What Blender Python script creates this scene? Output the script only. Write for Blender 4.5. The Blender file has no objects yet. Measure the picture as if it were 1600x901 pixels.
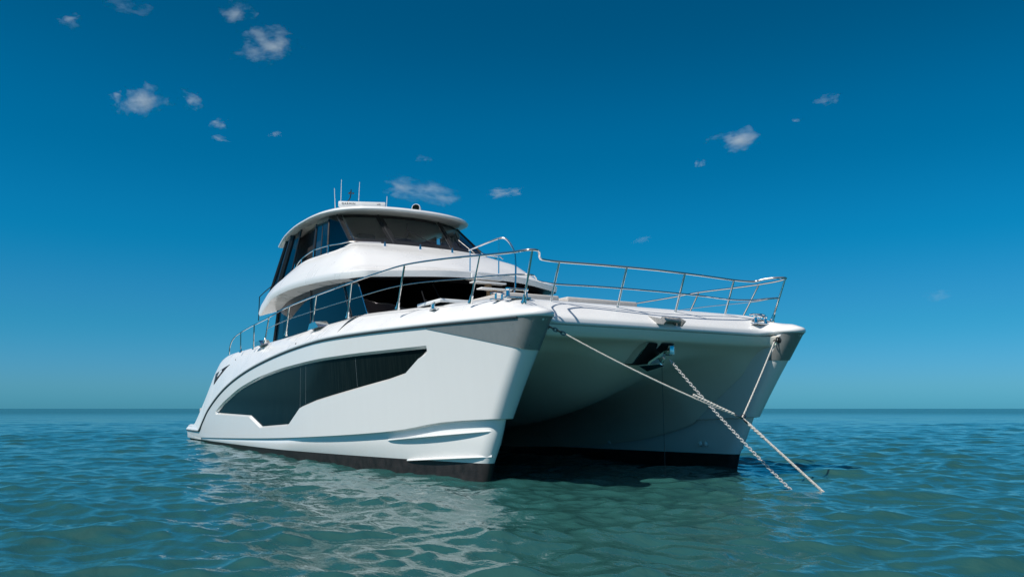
import bpy, bmesh, math, random
import numpy as np
from mathutils import Vector, Matrix
from mathutils.geometry import delaunay_2d_cdt

sc = bpy.context.scene
COL = sc.collection
rng = random.Random(7)
R = math.radians

# ------------------------------------------------------------------ camera
cd = bpy.data.cameras.new('camera')
cam = bpy.data.objects.new('camera', cd)
COL.objects.link(cam)
cam.location = (-8.781, -11.299, 1.078)
cam.rotation_euler = (R(90 + 8.207), 0, R(-30.2745))
cd.sensor_width = 36.0
cd.lens = 36.0 * 1300.0 / 1600.0
cd.clip_start = 0.05
cd.clip_end = 60000
sc.camera = cam

# ------------------------------------------------------------------ sky, sun, exposure
TO_SUN = Vector((-0.74, -0.07, 1.0)).normalized()
world = bpy.data.worlds.new("World")
sc.world = world
world.use_nodes = True
wn = world.node_tree
wn.nodes.clear()
def N(nt, t, **kw):
    n = nt.nodes.new(t)
    for k, v in kw.items():
        setattr(n, k, v)
    return n
sky = N(wn, 'ShaderNodeTexSky')
sky.sky_type = 'NISHITA'
sky.sun_disc = False
sky.sun_elevation = math.asin(TO_SUN.z)
sky.sun_rotation = math.atan2(TO_SUN.x, TO_SUN.y)
sky.altitude = 0
sky.air_density = 1.0
sky.dust_density = 0.3
sky.ozone_density = 3.0
# the photograph's sky is a deep, polarised teal blue low down: tint the Nishita sky by elevation
wtc = N(wn, 'ShaderNodeTexCoord')
wsx = N(wn, 'ShaderNodeSeparateXYZ')
wn.links.new(wtc.outputs['Generated'], wsx.inputs[0])
ramp = N(wn, 'ShaderNodeValToRGB')
ramp.color_ramp.interpolation = 'EASE'
SKY_TINT = [(0.0, (.125, .54, 1.0)), (.03, (.16, .545, .93)), (.105, (.085, .56, .83)), (.20, (.012, .585, .83)), (.30, (.0, .55, .76)), (.45, (.0, .46, .62)), (.60, (.20, .56, .72)), (.78, (1.9, 1.3, .95))]  # last stop, high out of view, brightened and warmed as added fill light
el = ramp.color_ramp.elements
while len(el) < len(SKY_TINT): el.new(.5)
for e, (p_, c_) in zip(el, SKY_TINT):
    e.position = p_; e.color = (*c_, 1)
wn.links.new(wsx.outputs[2], ramp.inputs[0])
com = N(wn, 'ShaderNodeMix', data_type='RGBA', blend_type='MULTIPLY'); com.inputs[0].default_value = 1
wn.links.new(sky.outputs[0], com.inputs[6]); wn.links.new(ramp.outputs[0], com.inputs[7])
bg = N(wn, 'ShaderNodeBackground'); bg.inputs[1].default_value = 0.10
wo = N(wn, 'ShaderNodeOutputWorld')
wn.links.new(com.outputs[2], bg.inputs[0]); wn.links.new(bg.outputs[0], wo.inputs[0])

sd = bpy.data.lights.new('sun', 'SUN')
sd.energy = 4.8
sd.angle = R(0.5)
sd.color = (1.0, 0.95, 0.87)
sun = bpy.data.objects.new('sun', sd)
sun.rotation_euler = TO_SUN.to_track_quat('Z', 'Y').to_euler()
sun.location = (-20, 12, 40)
COL.objects.link(sun)

vs = sc.view_settings
vs.view_transform = 'Standard'
vs.look = 'None'
vs.exposure = 0.0
vs.gamma = 1.0
vs.use_curve_mapping = False
sc.render.engine = 'CYCLES'
sc.cycles.use_denoising = True
sc.cycles.max_bounces = 8
sc.cycles.volume_bounces = 1
sc.cycles.diffuse_bounces = 5
sc.cycles.sample_clamp_indirect = 0.0
sc.cycles.sample_clamp_direct = 3.0
sc.cycles.blur_glossy = 3.0

# ------------------------------------------------------------------ materials
def new_mat(name):
    m = bpy.data.materials.new(name)
    m.use_nodes = True
    nt = m.node_tree
    return m, nt, nt.nodes['Principled BSDF']
def mat(name, col, rough=0.4, metal=0.0, spec=0.5, coat=0.0, var=0.0, vscale=3.0, bump=0.0, bscale=40.0):
    m, nt, b = new_mat(name)
    b.inputs['Base Color'].default_value = (*col, 1)
    b.inputs['Roughness'].default_value = rough
    b.inputs['Metallic'].default_value = metal
    b.inputs['Specular IOR Level'].default_value = spec
    b.inputs['Coat Weight'].default_value = coat
    b.inputs['Coat Roughness'].default_value = 0.06
    tc = N(nt, 'ShaderNodeTexCoord')
    if var > 0:
        no = N(nt, 'ShaderNodeTexNoise'); no.inputs['Scale'].default_value = vscale; no.inputs['Detail'].default_value = 5
        nt.links.new(tc.outputs['Object'], no.inputs['Vector'])
        mr = N(nt, 'ShaderNodeMapRange'); mr.inputs[1].default_value = .3; mr.inputs[2].default_value = .7
        mr.inputs[3].default_value = 1 - var; mr.inputs[4].default_value = 1 + var * .4
        nt.links.new(no.outputs['Fac'], mr.inputs[0])
        mx = N(nt, 'ShaderNodeMix', data_type='RGBA', blend_type='MULTIPLY'); mx.inputs[0].default_value = 1
        mx.inputs[6].default_value = (*col, 1)
        nt.links.new(mr.outputs[0], mx.inputs[7]); nt.links.new(mx.outputs[2], b.inputs['Base Color'])
        rr = N(nt, 'ShaderNodeMapRange'); rr.inputs[3].default_value = rough * .75; rr.inputs[4].default_value = min(1, rough * 1.3)
        nt.links.new(no.outputs['Fac'], rr.inputs[0]); nt.links.new(rr.outputs[0], b.inputs['Roughness'])
    if bump > 0:
        nb = N(nt, 'ShaderNodeTexNoise'); nb.inputs['Scale'].default_value = bscale; nb.inputs['Detail'].default_value = 4
        nt.links.new(tc.outputs['Object'], nb.inputs['Vector'])
        bn = N(nt, 'ShaderNodeBump'); bn.inputs['Strength'].default_value = bump; bn.inputs['Distance'].default_value = 0.01
        nt.links.new(nb.outputs['Fac'], bn.inputs['Height']); nt.links.new(bn.outputs[0], b.inputs['Normal'])
    return m
def hull_mat():
    m, nt, b = new_mat('hull_gelcoat')
    tc = N(nt, 'ShaderNodeTexCoord')
    mp = N(nt, 'ShaderNodeMapping'); mp.inputs['Scale'].default_value = (2.2, 2.2, 0.16)
    no = N(nt, 'ShaderNodeTexNoise'); no.inputs['Scale'].default_value = 3.0; no.inputs['Detail'].default_value = 6
    nt.links.new(tc.outputs['Object'], mp.inputs[0]); nt.links.new(mp.outputs[0], no.inputs['Vector'])
    mr = N(nt, 'ShaderNodeMapRange'); mr.inputs[1].default_value = .35; mr.inputs[2].default_value = .75
    mr.inputs[3].default_value = 1.0; mr.inputs[4].default_value = .985
    nt.links.new(no.outputs['Fac'], mr.inputs[0])
    mx = N(nt, 'ShaderNodeMix', data_type='RGBA', blend_type='MULTIPLY'); mx.inputs[0].default_value = 1
    mx.inputs[6].default_value = (.80, .80, .79, 1)
    nt.links.new(mr.outputs[0], mx.inputs[7]); nt.links.new(mx.outputs[2], b.inputs['Base Color'])
    b.inputs['Roughness'].default_value = .22
    b.inputs['Coat Weight'].default_value = .4; b.inputs['Coat Roughness'].default_value = .05
    return m
M = {}
M['hull'] = hull_mat()
M['tunnel'] = mat('bounce_tinted_gelcoat', (.83, .79, .70), .3, coat=.3, var=.03, vscale=1.5)  # warm light bounced up from the water is put into this base colour
M['white'] = mat('white_gelcoat', (.80, .80, .795), .28, coat=.3, var=.03, vscale=1.5)
M['grey'] = mat('grey_paint', (.25, .265, .265), .3, metal=.25, coat=.4, var=.08, vscale=9)
M['boot'] = mat('black_bottom_paint', (.022, .018, .018), .55, var=.5, vscale=6, bump=.3, bscale=30)
M['steel'] = mat('polished_steel', (.74, .73, .72), .11, metal=1.0, var=.05, vscale=12)
M['roller_steel'] = mat('worn_steel', (.42, .42, .41), .5, metal=.8, var=.3, vscale=30)
M['dark_steel'] = mat('dark_steel', (.16, .16, .16), .3, metal=1.0, var=.2, vscale=20)
M['black'] = mat('black_trim', (.012, .013, .015), .35, var=.2, vscale=10)
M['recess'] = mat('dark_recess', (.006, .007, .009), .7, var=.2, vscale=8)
M['groove'] = mat('rub_strip_grey', (.05, .055, .06), .45, var=.1, vscale=20)
M['cushion'] = mat('pale_vinyl', (.52, .49, .46), .6, var=.06, vscale=14, bump=.3, bscale=60)
M['teak'] = mat('teak_wood', (.30, .19, .10), .5, var=.25, vscale=12)
M['rope'] = mat('white_rope', (.62, .60, .55), .85, var=.2, vscale=60, bump=.8, bscale=160)
M['chain'] = mat('galvanised_chain', (.58, .58, .57), .45, metal=.25, var=.25, vscale=40)
M['plastic'] = mat('white_plastic', (.78, .78, .77), .35, var=.03, vscale=10)
M['letter'] = mat('dark_lettering', (.03, .03, .035), .5, var=.05, vscale=30)
M['ceiling'] = mat('cream_headliner', (.74, .72, .67), .7, var=.06, vscale=5)
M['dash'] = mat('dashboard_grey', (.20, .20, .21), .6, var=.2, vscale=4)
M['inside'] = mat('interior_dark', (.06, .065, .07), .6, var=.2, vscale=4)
def glass_mat(name, tint, refl, ior=1.5):
    m, nt, b = new_mat(name)
    nt.nodes.remove(b)
    out = nt.nodes['Material Output']
    tr = N(nt, 'ShaderNodeBsdfTransparent'); tr.inputs[0].default_value = (*tint, 1)
    gl = N(nt, 'ShaderNodeBsdfGlossy'); gl.inputs['Roughness'].default_value = .015; gl.inputs[0].default_value = (.95, .97, 1, 1)
    fr = N(nt, 'ShaderNodeFresnel'); fr.inputs[0].default_value = ior
    no = N(nt, 'ShaderNodeTexNoise'); no.inputs['Scale'].default_value = 1.1
    bp = N(nt, 'ShaderNodeBump'); bp.inputs['Strength'].default_value = .03; bp.inputs['Distance'].default_value = .3
    nt.links.new(no.outputs['Fac'], bp.inputs['Height']); nt.links.new(bp.outputs[0], gl.inputs['Normal'])
    ad = N(nt, 'ShaderNodeMath', operation='ADD'); ad.use_clamp = True; ad.inputs[1].default_value = refl
    mx = N(nt, 'ShaderNodeMixShader')
    nt.links.new(fr.outputs[0], ad.inputs[0]); nt.links.new(ad.outputs[0], mx.inputs[0])
    nt.links.new(tr.outputs[0], mx.inputs[1]); nt.links.new(gl.outputs[0], mx.inputs[2])
    nt.links.new(mx.outputs[0], out.inputs[0])
    return m
M['screen'] = glass_mat('tinted_windscreen', (.70, .80, .80), .02, 1.4)
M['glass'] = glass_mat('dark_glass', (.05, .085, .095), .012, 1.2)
def streak_glass():
    m, nt, b = new_mat('hull_window_glass')
    tc = N(nt, 'ShaderNodeTexCoord')
    mp = N(nt, 'ShaderNodeMapping'); mp.inputs['Scale'].default_value = (1, 9, .35)
    no = N(nt, 'ShaderNodeTexNoise'); no.inputs['Scale'].default_value = 2.5; no.inputs['Detail'].default_value = 7
    nt.links.new(tc.outputs['Object'], mp.inputs[0]); nt.links.new(mp.outputs[0], no.inputs['Vector'])
    cr = N(nt, 'ShaderNodeMix', data_type='RGBA'); cr.inputs[6].default_value = (.004, .008, .008, 1); cr.inputs[7].default_value = (.012, .018, .017, 1)
    mr = N(nt, 'ShaderNodeMapRange'); mr.inputs[1].default_value = .45; mr.inputs[2].default_value = .85
    nt.links.new(no.outputs['Fac'], mr.inputs[0]); nt.links.new(mr.outputs[0], cr.inputs[0]); nt.links.new(cr.outputs[2], b.inputs['Base Color'])
    b.inputs['Roughness'].default_value = .12
    b.inputs['Specular IOR Level'].default_value = .025
    return m
M['hull_glass'] = streak_glass()

# ------------------------------------------------------------------ mesh helpers
def link(name, me, m, parent=None, smooth=True, angle=35):
    o = bpy.data.objects.new(name, me)
    COL.objects.link(o)
    if m is not None and not me.materials:
        me.materials.append(m)
    if parent is not None:
        o.parent = parent
    if smooth:
        me.shade_smooth()
        me.set_sharp_from_angle(angle=R(angle))
    return o
def grid_mesh(rows, closed_u=False, flip=False, name='grid'):
    """rows: list of equally long point lists"""
    n = len(rows[0])
    vs_ = [tuple(p) for r in rows for p in r]
    fs = []
    for i in range(len(rows) - 1):
        for j in range(n if closed_u else n - 1):
            a, b = i * n + j, i * n + (j + 1) % n
            c, d = b + n, a + n
            fs.append((a, d, c, b) if flip else (a, b, c, d))
    me = bpy.data.meshes.new(name)
    me.from_pydata(vs_, [], fs)
    me.update()
    return me
def recalc(me):
    bm = bmesh.new(); bm.from_mesh(me)
    bmesh.ops.remove_doubles(bm, verts=bm.verts, dist=1e-5)
    bmesh.ops.recalc_face_normals(bm, faces=bm.faces)
    bm.to_mesh(me); bm.free(); me.update()
    return me
def face(me, d):
    """turn the normals of an open sheet towards direction d"""
    n = Vector((0, 0, 0))
    for p in me.polygons: n += p.normal * p.area
    if n.dot(Vector(d)) < 0: me.flip_normals(); me.update()
    return me
def mirror(me, name='mirror'):
    m2 = me.copy(); m2.name = name
    m2.transform(Matrix.Scale(-1, 4, (1, 0, 0)))
    m2.flip_normals(); m2.update()
    return m2
def cr(pts, n=8, closed=False):
    """Catmull-Rom through pts"""
    P = [Vector(p) for p in pts]
    if len(P) == 2:
        return P
    out = []
    m = len(P)
    for i in range(m if closed else m - 1):
        p1, p2 = P[i], P[(i + 1) % m]
        p0 = P[(i - 1) % m] if (closed or i > 0) else p1 * 2 - p2
        p3 = P[(i + 2) % m] if (closed or i + 2 < m) else p2 * 2 - p1
        for k in range(n):
            t = k / n
            out.append(0.5 * ((2 * p1) + (p2 - p0) * t + (2 * p0 - 5 * p1 + 4 * p2 - p3) * t * t + (3 * p1 - p0 - 3 * p2 + p3) * t ** 3))
    if not closed:
        out.append(P[-1])
    return out
class MB:
    def __init__(s):
        s.bm = bmesh.new()
    def tube(s, pts, r, seg=8, r2=None, closed=False, cap=True):
        P = [Vector(p) for p in pts]
        n = len(P)
        rings = []
        T0 = (P[1] - P[0]).normalized()
        ref = Vector((0, 0, 1)) if abs(T0.z) < .9 else Vector((1, 0, 0))
        U = T0.cross(ref).normalized()
        for i, p in enumerate(P):
            if closed:
                T = (P[(i + 1) % n] - P[i - 1]).normalized()
            else:
                T = (P[min(i + 1, n - 1)] - P[max(i - 1, 0)]).normalized()
            U = (U - T * U.dot(T)).normalized()
            V = T.cross(U)
            rr = r if r2 is None else r + (r2 - r) * i / (n - 1)
            rings.append([s.bm.verts.new(p + (U * math.cos(a) + V * math.sin(a)) * rr) for a in [2 * math.pi * k / seg for k in range(seg)]])
        for i in range(n if closed else n - 1):
            A, B = rings[i], rings[(i + 1) % n]
            for k in range(seg):
                s.bm.faces.new((A[k], A[(k + 1) % seg], B[(k + 1) % seg], B[k]))
        if cap and not closed:
            s.bm.faces.new(rings[0][::-1]); s.bm.faces.new(rings[-1])
        return s
    def box(s, c, size, rot=None, bev=0.0, bseg=2):
        t = bmesh.new()
        bmesh.ops.create_cube(t, size=1)
        bmesh.ops.scale(t, vec=size, verts=t.verts)
        if bev:
            bmesh.ops.bevel(t, geom=t.edges[:] , offset=bev, segments=bseg, affect='EDGES', profile=.5)
        if rot is not None:
            bmesh.ops.rotate(t, cent=(0, 0, 0), matrix=rot, verts=t.verts)
        bmesh.ops.translate(t, vec=c, verts=t.verts)
        return s.merge(t)
    def merge(s, t):
        vm = {v: s.bm.verts.new(v.co) for v in t.verts}
        for f in t.faces:
            s.bm.faces.new([vm[v] for v in f.verts])
        t.free()
        return s
    def lathe(s, prof, c, seg=20, axis=None):
        """prof: (radius, height) pairs"""
        q = Vector((0, 0, 1)).rotation_difference(Vector(axis)) if axis is not None else None
        rings = []
        for (r, h) in prof:
            ring = []
            for k in range(seg):
                a = 2 * math.pi * k / seg
                v = Vector((r * math.cos(a), r * math.sin(a), h))
                if q: v = q @ v
                ring.append(s.bm.verts.new(v + Vector(c)))
            rings.append(ring)
        for A, B in zip(rings, rings[1:]):
            for k in range(seg):
                s.bm.faces.new((A[k], A[(k + 1) % seg], B[(k + 1) % seg], B[k]))
        s.bm.faces.new(rings[0][::-1]); s.bm.faces.new(rings[-1])
        return s
    def prism(s, poly, d):
        """poly: 3D points, extruded by vector d"""
        d = Vector(d)
        a = [s.bm.verts.new(Vector(p)) for p in poly]
        b = [s.bm.verts.new(Vector(p) + d) for p in poly]
        n = len(a)
        s.bm.faces.new(a); s.bm.faces.new(b[::-1])
        for i in range(n):
            s.bm.faces.new((a[(i + 1) % n], a[i], b[i], b[(i + 1) % n]))
        return s
    def mesh(s, name='m'):
        bmesh.ops.recalc_face_normals(s.bm, faces=s.bm.faces)
        me = bpy.data.meshes.new(name)
        s.bm.to_mesh(me); s.bm.free(); me.update()
        return me
    def build(s, name, m, parent=None, angle=35):
        return link(name, s.mesh(name), m, parent, True, angle)
def empty(name, loc=(0, 0, 0)):
    o = bpy.data.objects.new(name, None)
    o.empty_display_size = .3
    COL.objects.link(o); o.location = loc
    return o
def tag(o, label=None, cat=None, group=None, kind=None):
    if label: o['label'] = label
    if cat: o['category'] = cat
    if group: o['group'] = group
    if kind: o['kind'] = kind
    return o
def interp(y, tab):
    return float(np.interp(y, [t[0] for t in tab], [t[1] for t in tab]))
def smooth_tab(tab, n=260):
    """densify a table through Catmull-Rom so curves built on it have no kinks"""
    pts = cr([(a, b, 0) for a, b in tab], 10)
    pts = sorted([(p.x, p.y) for p in pts])
    return pts

# ================================================================== THE SEA
def build_sea():
    yaw = R(30.27)
    cx, cy = cam.location.x, cam.location.y
    # ring radii about the place the photograph was taken from: fine near it, coarse far out
    rr = [0.0, 0.6, 1.1]
    r = 1.5
    while r < 34000:
        rr.append(r)
        r *= 1.0062 if r < 70 else (1.011 if r < 200 else (1.03 if r < 800 else 1.12))
    rr = np.array(rr)
    half = np.linspace(0, R(42), 340)
    rest = np.linspace(R(42), math.pi, 60)[1:]
    ang = np.concatenate([-rest[::-1][1:], -half[::-1][:-1], half, rest])
    na = len(ang); nr = len(rr)
    A, RR = np.meshgrid(ang, rr)
    X = cx + RR * np.sin(yaw + A); Y = cy + RR * np.cos(yaw + A)
    dr = np.gradient(rr)[:, None] * np.ones_like(A)
    da = np.minimum(np.gradient(ang)[None, :] * RR, 50)
    cell = np.maximum(dr, da)
    Z = np.zeros_like(X); DX = np.zeros_like(X); DY = np.zeros_like(X)
    rs = np.random.RandomState(11)
    wind = R(235)
    lams = np.concatenate([np.geomspace(0.22, 0.8, 34), np.geomspace(0.8, 3.2, 42), np.geomspace(3.2, 11, 14)])
    for lam in lams:
        k = 2 * math.pi / lam
        spread = 0.85 if lam < 1.5 else 0.55
        th = wind + rs.normal(0, spread)
        ph = rs.uniform(0, 2 * math.pi)
        amp = SEA_AMP * (0.0062 * lam ** 0.72 if lam < 1.6 else 0.0080 * (lam / 1.6) ** .25)
        if lam < .55: amp *= 1.35
        fade = np.clip((lam / (3.0 * cell)) - 0.4, 0, 1)
        arg = k * (X * math.cos(th) + Y * math.sin(th)) + ph
        Z += amp * fade * np.cos(arg)
        q = 0.9
        DX -= q * amp * fade * math.cos(th) * np.sin(arg)
        DY -= q * amp * fade * math.sin(th) * np.sin(arg)
    # gustiness: patches of steeper and flatter water
    gust = 1 + .25 * np.sin(X * .21 + 1.3 * np.sin(Y * .13)) * np.sin(Y * .17 + 1.1 + np.sin(X * .11))
    Z *= gust
    V = np.stack([X + DX, Y + DY, Z - .025], -1).reshape(-1, 3)
    i = np.arange(nr - 1)[:, None]; j = np.arange(na - 1)[None, :]
    a = i * na + j
    F = np.stack([a, a + na, a + na + 1, a + 1], -1).reshape(-1, 4)
    me = bpy.data.meshes.new('sea')
    me.vertices.add(len(V)); me.vertices.foreach_set('co', V.ravel())
    me.loops.add(F.size); me.loops.foreach_set('vertex_index', F.ravel())
    me.polygons.add(len(F)); me.polygons.foreach_set('loop_start', np.arange(0, F.size, 4))
    me.polygons.foreach_set('use_smooth', np.ones(len(F), bool))
    me.update(); me.validate()
    m, nt, b = new_mat('sea_water')
    tc = N(nt, 'ShaderNodeTexCoord')
    no = N(nt, 'ShaderNodeTexNoise'); no.inputs['Scale'].default_value = .18; no.inputs['Detail'].default_value = 3
    nt.links.new(tc.outputs['Object'], no.inputs['Vector'])
    mx = N(nt, 'ShaderNodeMix', data_type='RGBA')
    mx.inputs[6].default_value = (*SEA_A, 1); mx.inputs[7].default_value = (*SEA_B, 1)
    nt.links.new(no.outputs['Fac'], mx.inputs[0]); nt.links.new(mx.outputs[2], b.inputs['Base Color'])
    # far off the facets are smaller than a pixel: their spread becomes roughness
    ln = N(nt, 'ShaderNodeVectorMath', operation='LENGTH'); nt.links.new(tc.outputs['Object'], ln.inputs[0])
    rg = N(nt, 'ShaderNodeMapRange', interpolation_type='SMOOTHSTEP'); rg.inputs[1].default_value = 15; rg.inputs[2].default_value = 260
    rg.inputs[3].default_value = .04; rg.inputs[4].default_value = .24
    nt.links.new(ln.outputs['Value'], rg.inputs[0]); nt.links.new(rg.outputs[0], b.inputs['Roughness'])
    b.inputs['Specular IOR Level'].default_value = .5
    b.inputs['IOR'].default_value = 1.333
    prev = None
    for s_, st, d_, rot in ((1.4, .5, .055, .4), (4.5, .7, .024, 1.1), (12.0, .7, .010, .7)):
        mp = N(nt, 'ShaderNodeMapping'); mp.inputs['Scale'].default_value = (1.0, .62, 1); mp.inputs['Rotation'].default_value = (0, 0, rot)
        nb = N(nt, 'ShaderNodeTexNoise'); nb.inputs['Scale'].default_value = s_; nb.inputs['Detail'].default_value = 4
        nb.inputs['Distortion'].default_value = .4
        nt.links.new(tc.outputs['Object'], mp.inputs[0]); nt.links.new(mp.outputs[0], nb.inputs['Vector'])
        bp = N(nt, 'ShaderNodeBump'); bp.inputs['Strength'].default_value = st; bp.inputs['Distance'].default_value = d_
        nt.links.new(nb.outputs['Fac'], bp.inputs['Height'])
        if prev: nt.links.new(prev.outputs[0], bp.inputs['Normal'])
        prev = bp
    nt.links.new(prev.outputs[0], b.inputs['Normal'])
    me.materials.append(m)
    o = bpy.data.objects.new('water', me); COL.objects.link(o)
    tag(o, 'choppy teal sea stretching to the horizon', 'sea', kind='structure')
SEA_AMP = 0.62
SEA_A = (.014, .068, .067); SEA_B = (.023, .094, .087)
build_sea()

def cloud_mat():
    m = bpy.data.materials.new('cloud_vapour'); m.use_nodes = True
    nt = m.node_tree; nt.nodes.clear()
    out = N(nt, 'ShaderNodeOutputMaterial')
    pv = N(nt, 'ShaderNodeVolumePrincipled')
    pv.inputs['Color'].default_value = (.97, .98, 1, 1)
    pv.inputs['Anisotropy'].default_value = 0.0
    tc = N(nt, 'ShaderNodeTexCoord')
    oi = N(nt, 'ShaderNodeObjectInfo')
    ln = N(nt, 'ShaderNodeVectorMath', operation='LENGTH'); nt.links.new(tc.outputs['Object'], ln.inputs[0])
    cmb = N(nt, 'ShaderNodeVectorMath', operation='SCALE'); cmb.inputs[0].default_value = (37, 91, 53)
    nt.links.new(oi.outputs['Random'], cmb.inputs['Scale'])
    ad = N(nt, 'ShaderNodeVectorMath', operation='ADD')
    nt.links.new(tc.outputs['Object'], ad.inputs[0]); nt.links.new(cmb.outputs[0], ad.inputs[1])
    no = N(nt, 'ShaderNodeTexNoise'); no.inputs['Scale'].default_value = 1.5; no.inputs['Detail'].default_value = 9; no.inputs['Roughness'].default_value = .68
    no.inputs['Distortion'].default_value = .25
    nt.links.new(ad.outputs[0], no.inputs['Vector'])
    # density = clamp((noise - .42) * 3 - r^2 ...)
    sq = N(nt, 'ShaderNodeMath', operation='POWER'); sq.inputs[1].default_value = 1.6; nt.links.new(ln.outputs['Value'], sq.inputs[0])
    m1 = N(nt, 'ShaderNodeMath', operation='MULTIPLY_ADD'); m1.inputs[1].default_value = 5.0; m1.inputs[2].default_value = -2.1
    nt.links.new(no.outputs['Fac'], m1.inputs[0])
    m2 = N(nt, 'ShaderNodeMath', operation='MULTIPLY'); m2.inputs[1].default_value = 1.35; nt.links.new(sq.outputs[0], m2.inputs[0])
    sb = N(nt, 'ShaderNodeMath', operation='SUBTRACT'); sb.use_clamp = True
    nt.links.new(m1.outputs[0], sb.inputs[0]); nt.links.new(m2.outputs[0], sb.inputs[1])
    # optical depth is set per cloud through the object's colour alpha-free red channel
    sx = N(nt, 'ShaderNodeSeparateColor'); nt.links.new(oi.outputs['Color'], sx.inputs[0])
    dn = N(nt, 'ShaderNodeMath', operation='MULTIPLY'); nt.links.new(sb.outputs[0], dn.inputs[0]); nt.links.new(sx.outputs[0], dn.inputs[1])
    nt.links.new(dn.outputs[0], pv.inputs['Density'])
    nt.links.new(pv.outputs[0], out.inputs['Volume'])
    return m
CLOUD = cloud_mat()
def cloud(az, el, dist, w, h, roll, depth, label):
    """az: degrees clockwise from +Y, el: degrees up, w/h: size in metres"""
    bm = bmesh.new()
    bmesh.ops.create_icosphere(bm, subdivisions=3, radius=1.0)
    r_ = random.Random(int(az * 100 + el * 7))
    ph = [(r_.uniform(0, 6), r_.uniform(0, 6), r_.uniform(1.5, 3.0)) for _ in range(4)]
    for v in bm.verts:
        d_ = sum(math.sin(v.co.x * f_ * 1.3 + a_) * math.sin(v.co.z * f_ + b_) for a_, b_, f_ in ph) * .07
        v.co *= 1.0 + d_
    me = bpy.data.meshes.new('cloud'); bm.to_mesh(me); bm.free()
    me.materials.append(CLOUD)
    o = bpy.data.objects.new('cloud', me); COL.objects.link(o)
    a_, e_ = R(az), R(el)
    o.location = (cam.location.x + dist * math.sin(a_) * math.cos(e_), cam.location.y + dist * math.cos(a_) * math.cos(e_), dist * math.sin(e_))
    o.scale = (w / 2, w / 2 * .7, h / 2)
    o.rotation_euler = (0, R(roll), -a_)
    k = 1.45 * depth ** 1.5 / (w * .35)
    o.color = (k, k, k, 1)
    tag(o, label, 'cloud', 'small fair weather clouds', 'thing')
    return o
cloud(5.37, 19.02, 3989, 288, 214, -10, 1.00, 'ragged white cloud with a flat foot, middle one of three on the upper left')
cloud(3.85, 19.18, 3957, 96, 69, 0, 0.60, 'small faint puff just left of the ragged middle cloud on the upper left')
cloud(8.39, 19.50, 3894, 164, 109, 15, 0.90, 'small spiky puff of cloud right of the ragged one on the upper left')
cloud(13.06, 23.47, 3264, 348, 194, -8, 1.10, 'largest broken white cloud high up on the left')
cloud(11.01, 25.31, 3040, 169, 118, -25, 0.70, 'thin cloud cut by the top edge of the sky above the largest broken one')
cloud(0.92, 23.08, 3316, 130, 65, -8, 0.60, 'small thin cloud in the top left corner of the sky')
cloud(3.95, 24.70, 3111, 227, 82, 5, 0.55, 'wispy cloud along the top edge at the upper left')
cloud(10.07, 18.22, 4158, 130, 77, -20, 0.70, 'tiny wisp below the spiky puff, upper of a close pair')
cloud(10.20, 17.38, 4351, 143, 49, 10, 0.70, 'tiny flat wisp below the spiky puff, lower of a close pair')
cloud(13.86, 17.98, 4212, 110, 49, -10, 0.45, 'very faint speck of cloud halfway between the left clouds and the antennas')
cloud(24.05, 14.73, 5113, 660, 256, 8, 1.10, 'long white cloud just above the roof of the yacht')
cloud(29.82, 14.77, 5100, 327, 101, -6, 0.75, 'thin flat cloud right of the long one above the roof')
cloud(24.01, 16.97, 4455, 148, 47, 0, 0.45, 'faint thin streak above the long white cloud over the roof')
cloud(45.87, 17.63, 4291, 351, 157, -8, 1.05, 'white wedge shaped cloud alone on the right half of the sky')
cloud(43.37, 16.26, 4642, 110, 75, -10, 0.80, 'small dot of cloud below left of the wedge shaped cloud')
cloud(51.85, 19.66, 3864, 163, 87, -10, 0.50, 'faint blurred cloud above right of the wedge shaped cloud')
cloud(49.84, 18.57, 4082, 75, 40, 0, 0.40, 'faint speck between the wedge shaped cloud and the blurred one')
cloud(57.58, 6.85, 9000, 394, 184, 0, 0.35, 'dim low cloud near the right edge above the horizon')
cloud(39.32, 11.43, 6557, 278, 99, -15, 0.28, 'barely visible wisp over the bow rail')
# ================================================================== THE CATAMARAN
boat = empty('catamaran_yacht', (0, 6, 0))
bpy.context.view_layer.update()
tag(boat, 'large white twin hulled motor yacht at anchor, bows towards the viewer', 'yacht')
def P(o):                                   # parent keeping world coordinates
    o.parent = boat
    o.matrix_parent_inverse = Matrix.Translation((0, -6, 0))
    return o
def part(name, me, m, parent=None, angle=35, label=None):
    o = link(name, me, m, None, True, angle)
    if parent is None:
        P(o)
    else:
        o.parent = parent
        o.matrix_parent_inverse = Matrix.Identity(4)
    if label: o['label'] = label
    return o
XS = -2.57                                   # hull centre line
YE = 20.9                                    # stern end
ZR = smooth_tab([(-1.75, 2.36), (-.5, 2.38), (1, 2.41), (3.6, 2.45), (5.5, 2.45), (7.5, 2.39), (9.65, 2.26), (11.74, 2.07), (13.7, 1.80), (15.3, 1.48), (16.8, 1.06), (17.6, .72), (18.2, .42)]) + [(18.45, .335), (18.6, .33), (21.5, .33)]
ZT = smooth_tab([(-1.75, 2.58), (-1.2, 2.64), (-.65, 2.72), (0, 2.79), (1.9, 2.85), (4.0, 2.93), (4.3, 2.93), (4.75, 2.885), (6.4, 2.88), (8.8, 2.85), (10.8, 2.83), (12.9, 2.78), (15.0, 2.74), (16.0, 2.69), (16.6, 2.60), (17.05, 2.45), (17.6, 2.2), (19.2, 1.30), (20.0, .62)]) + [(20.06, .545), (20.3, .53), (21.5, .52)]
ZK = smooth_tab([(-.8, .945), (-.5, .93), (.9, .86), (2.6, .68), (6, .5), (10.7, .33), (18, .14), (21.5, .10)])
ZB = smooth_tab([(-.5, .265), (2.4, .22), (6, .17), (10.7, .11), (18, .05), (21.5, .035)])
fR = lambda y: interp(y, ZR)
fT = lambda y: interp(y, ZT)
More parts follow.
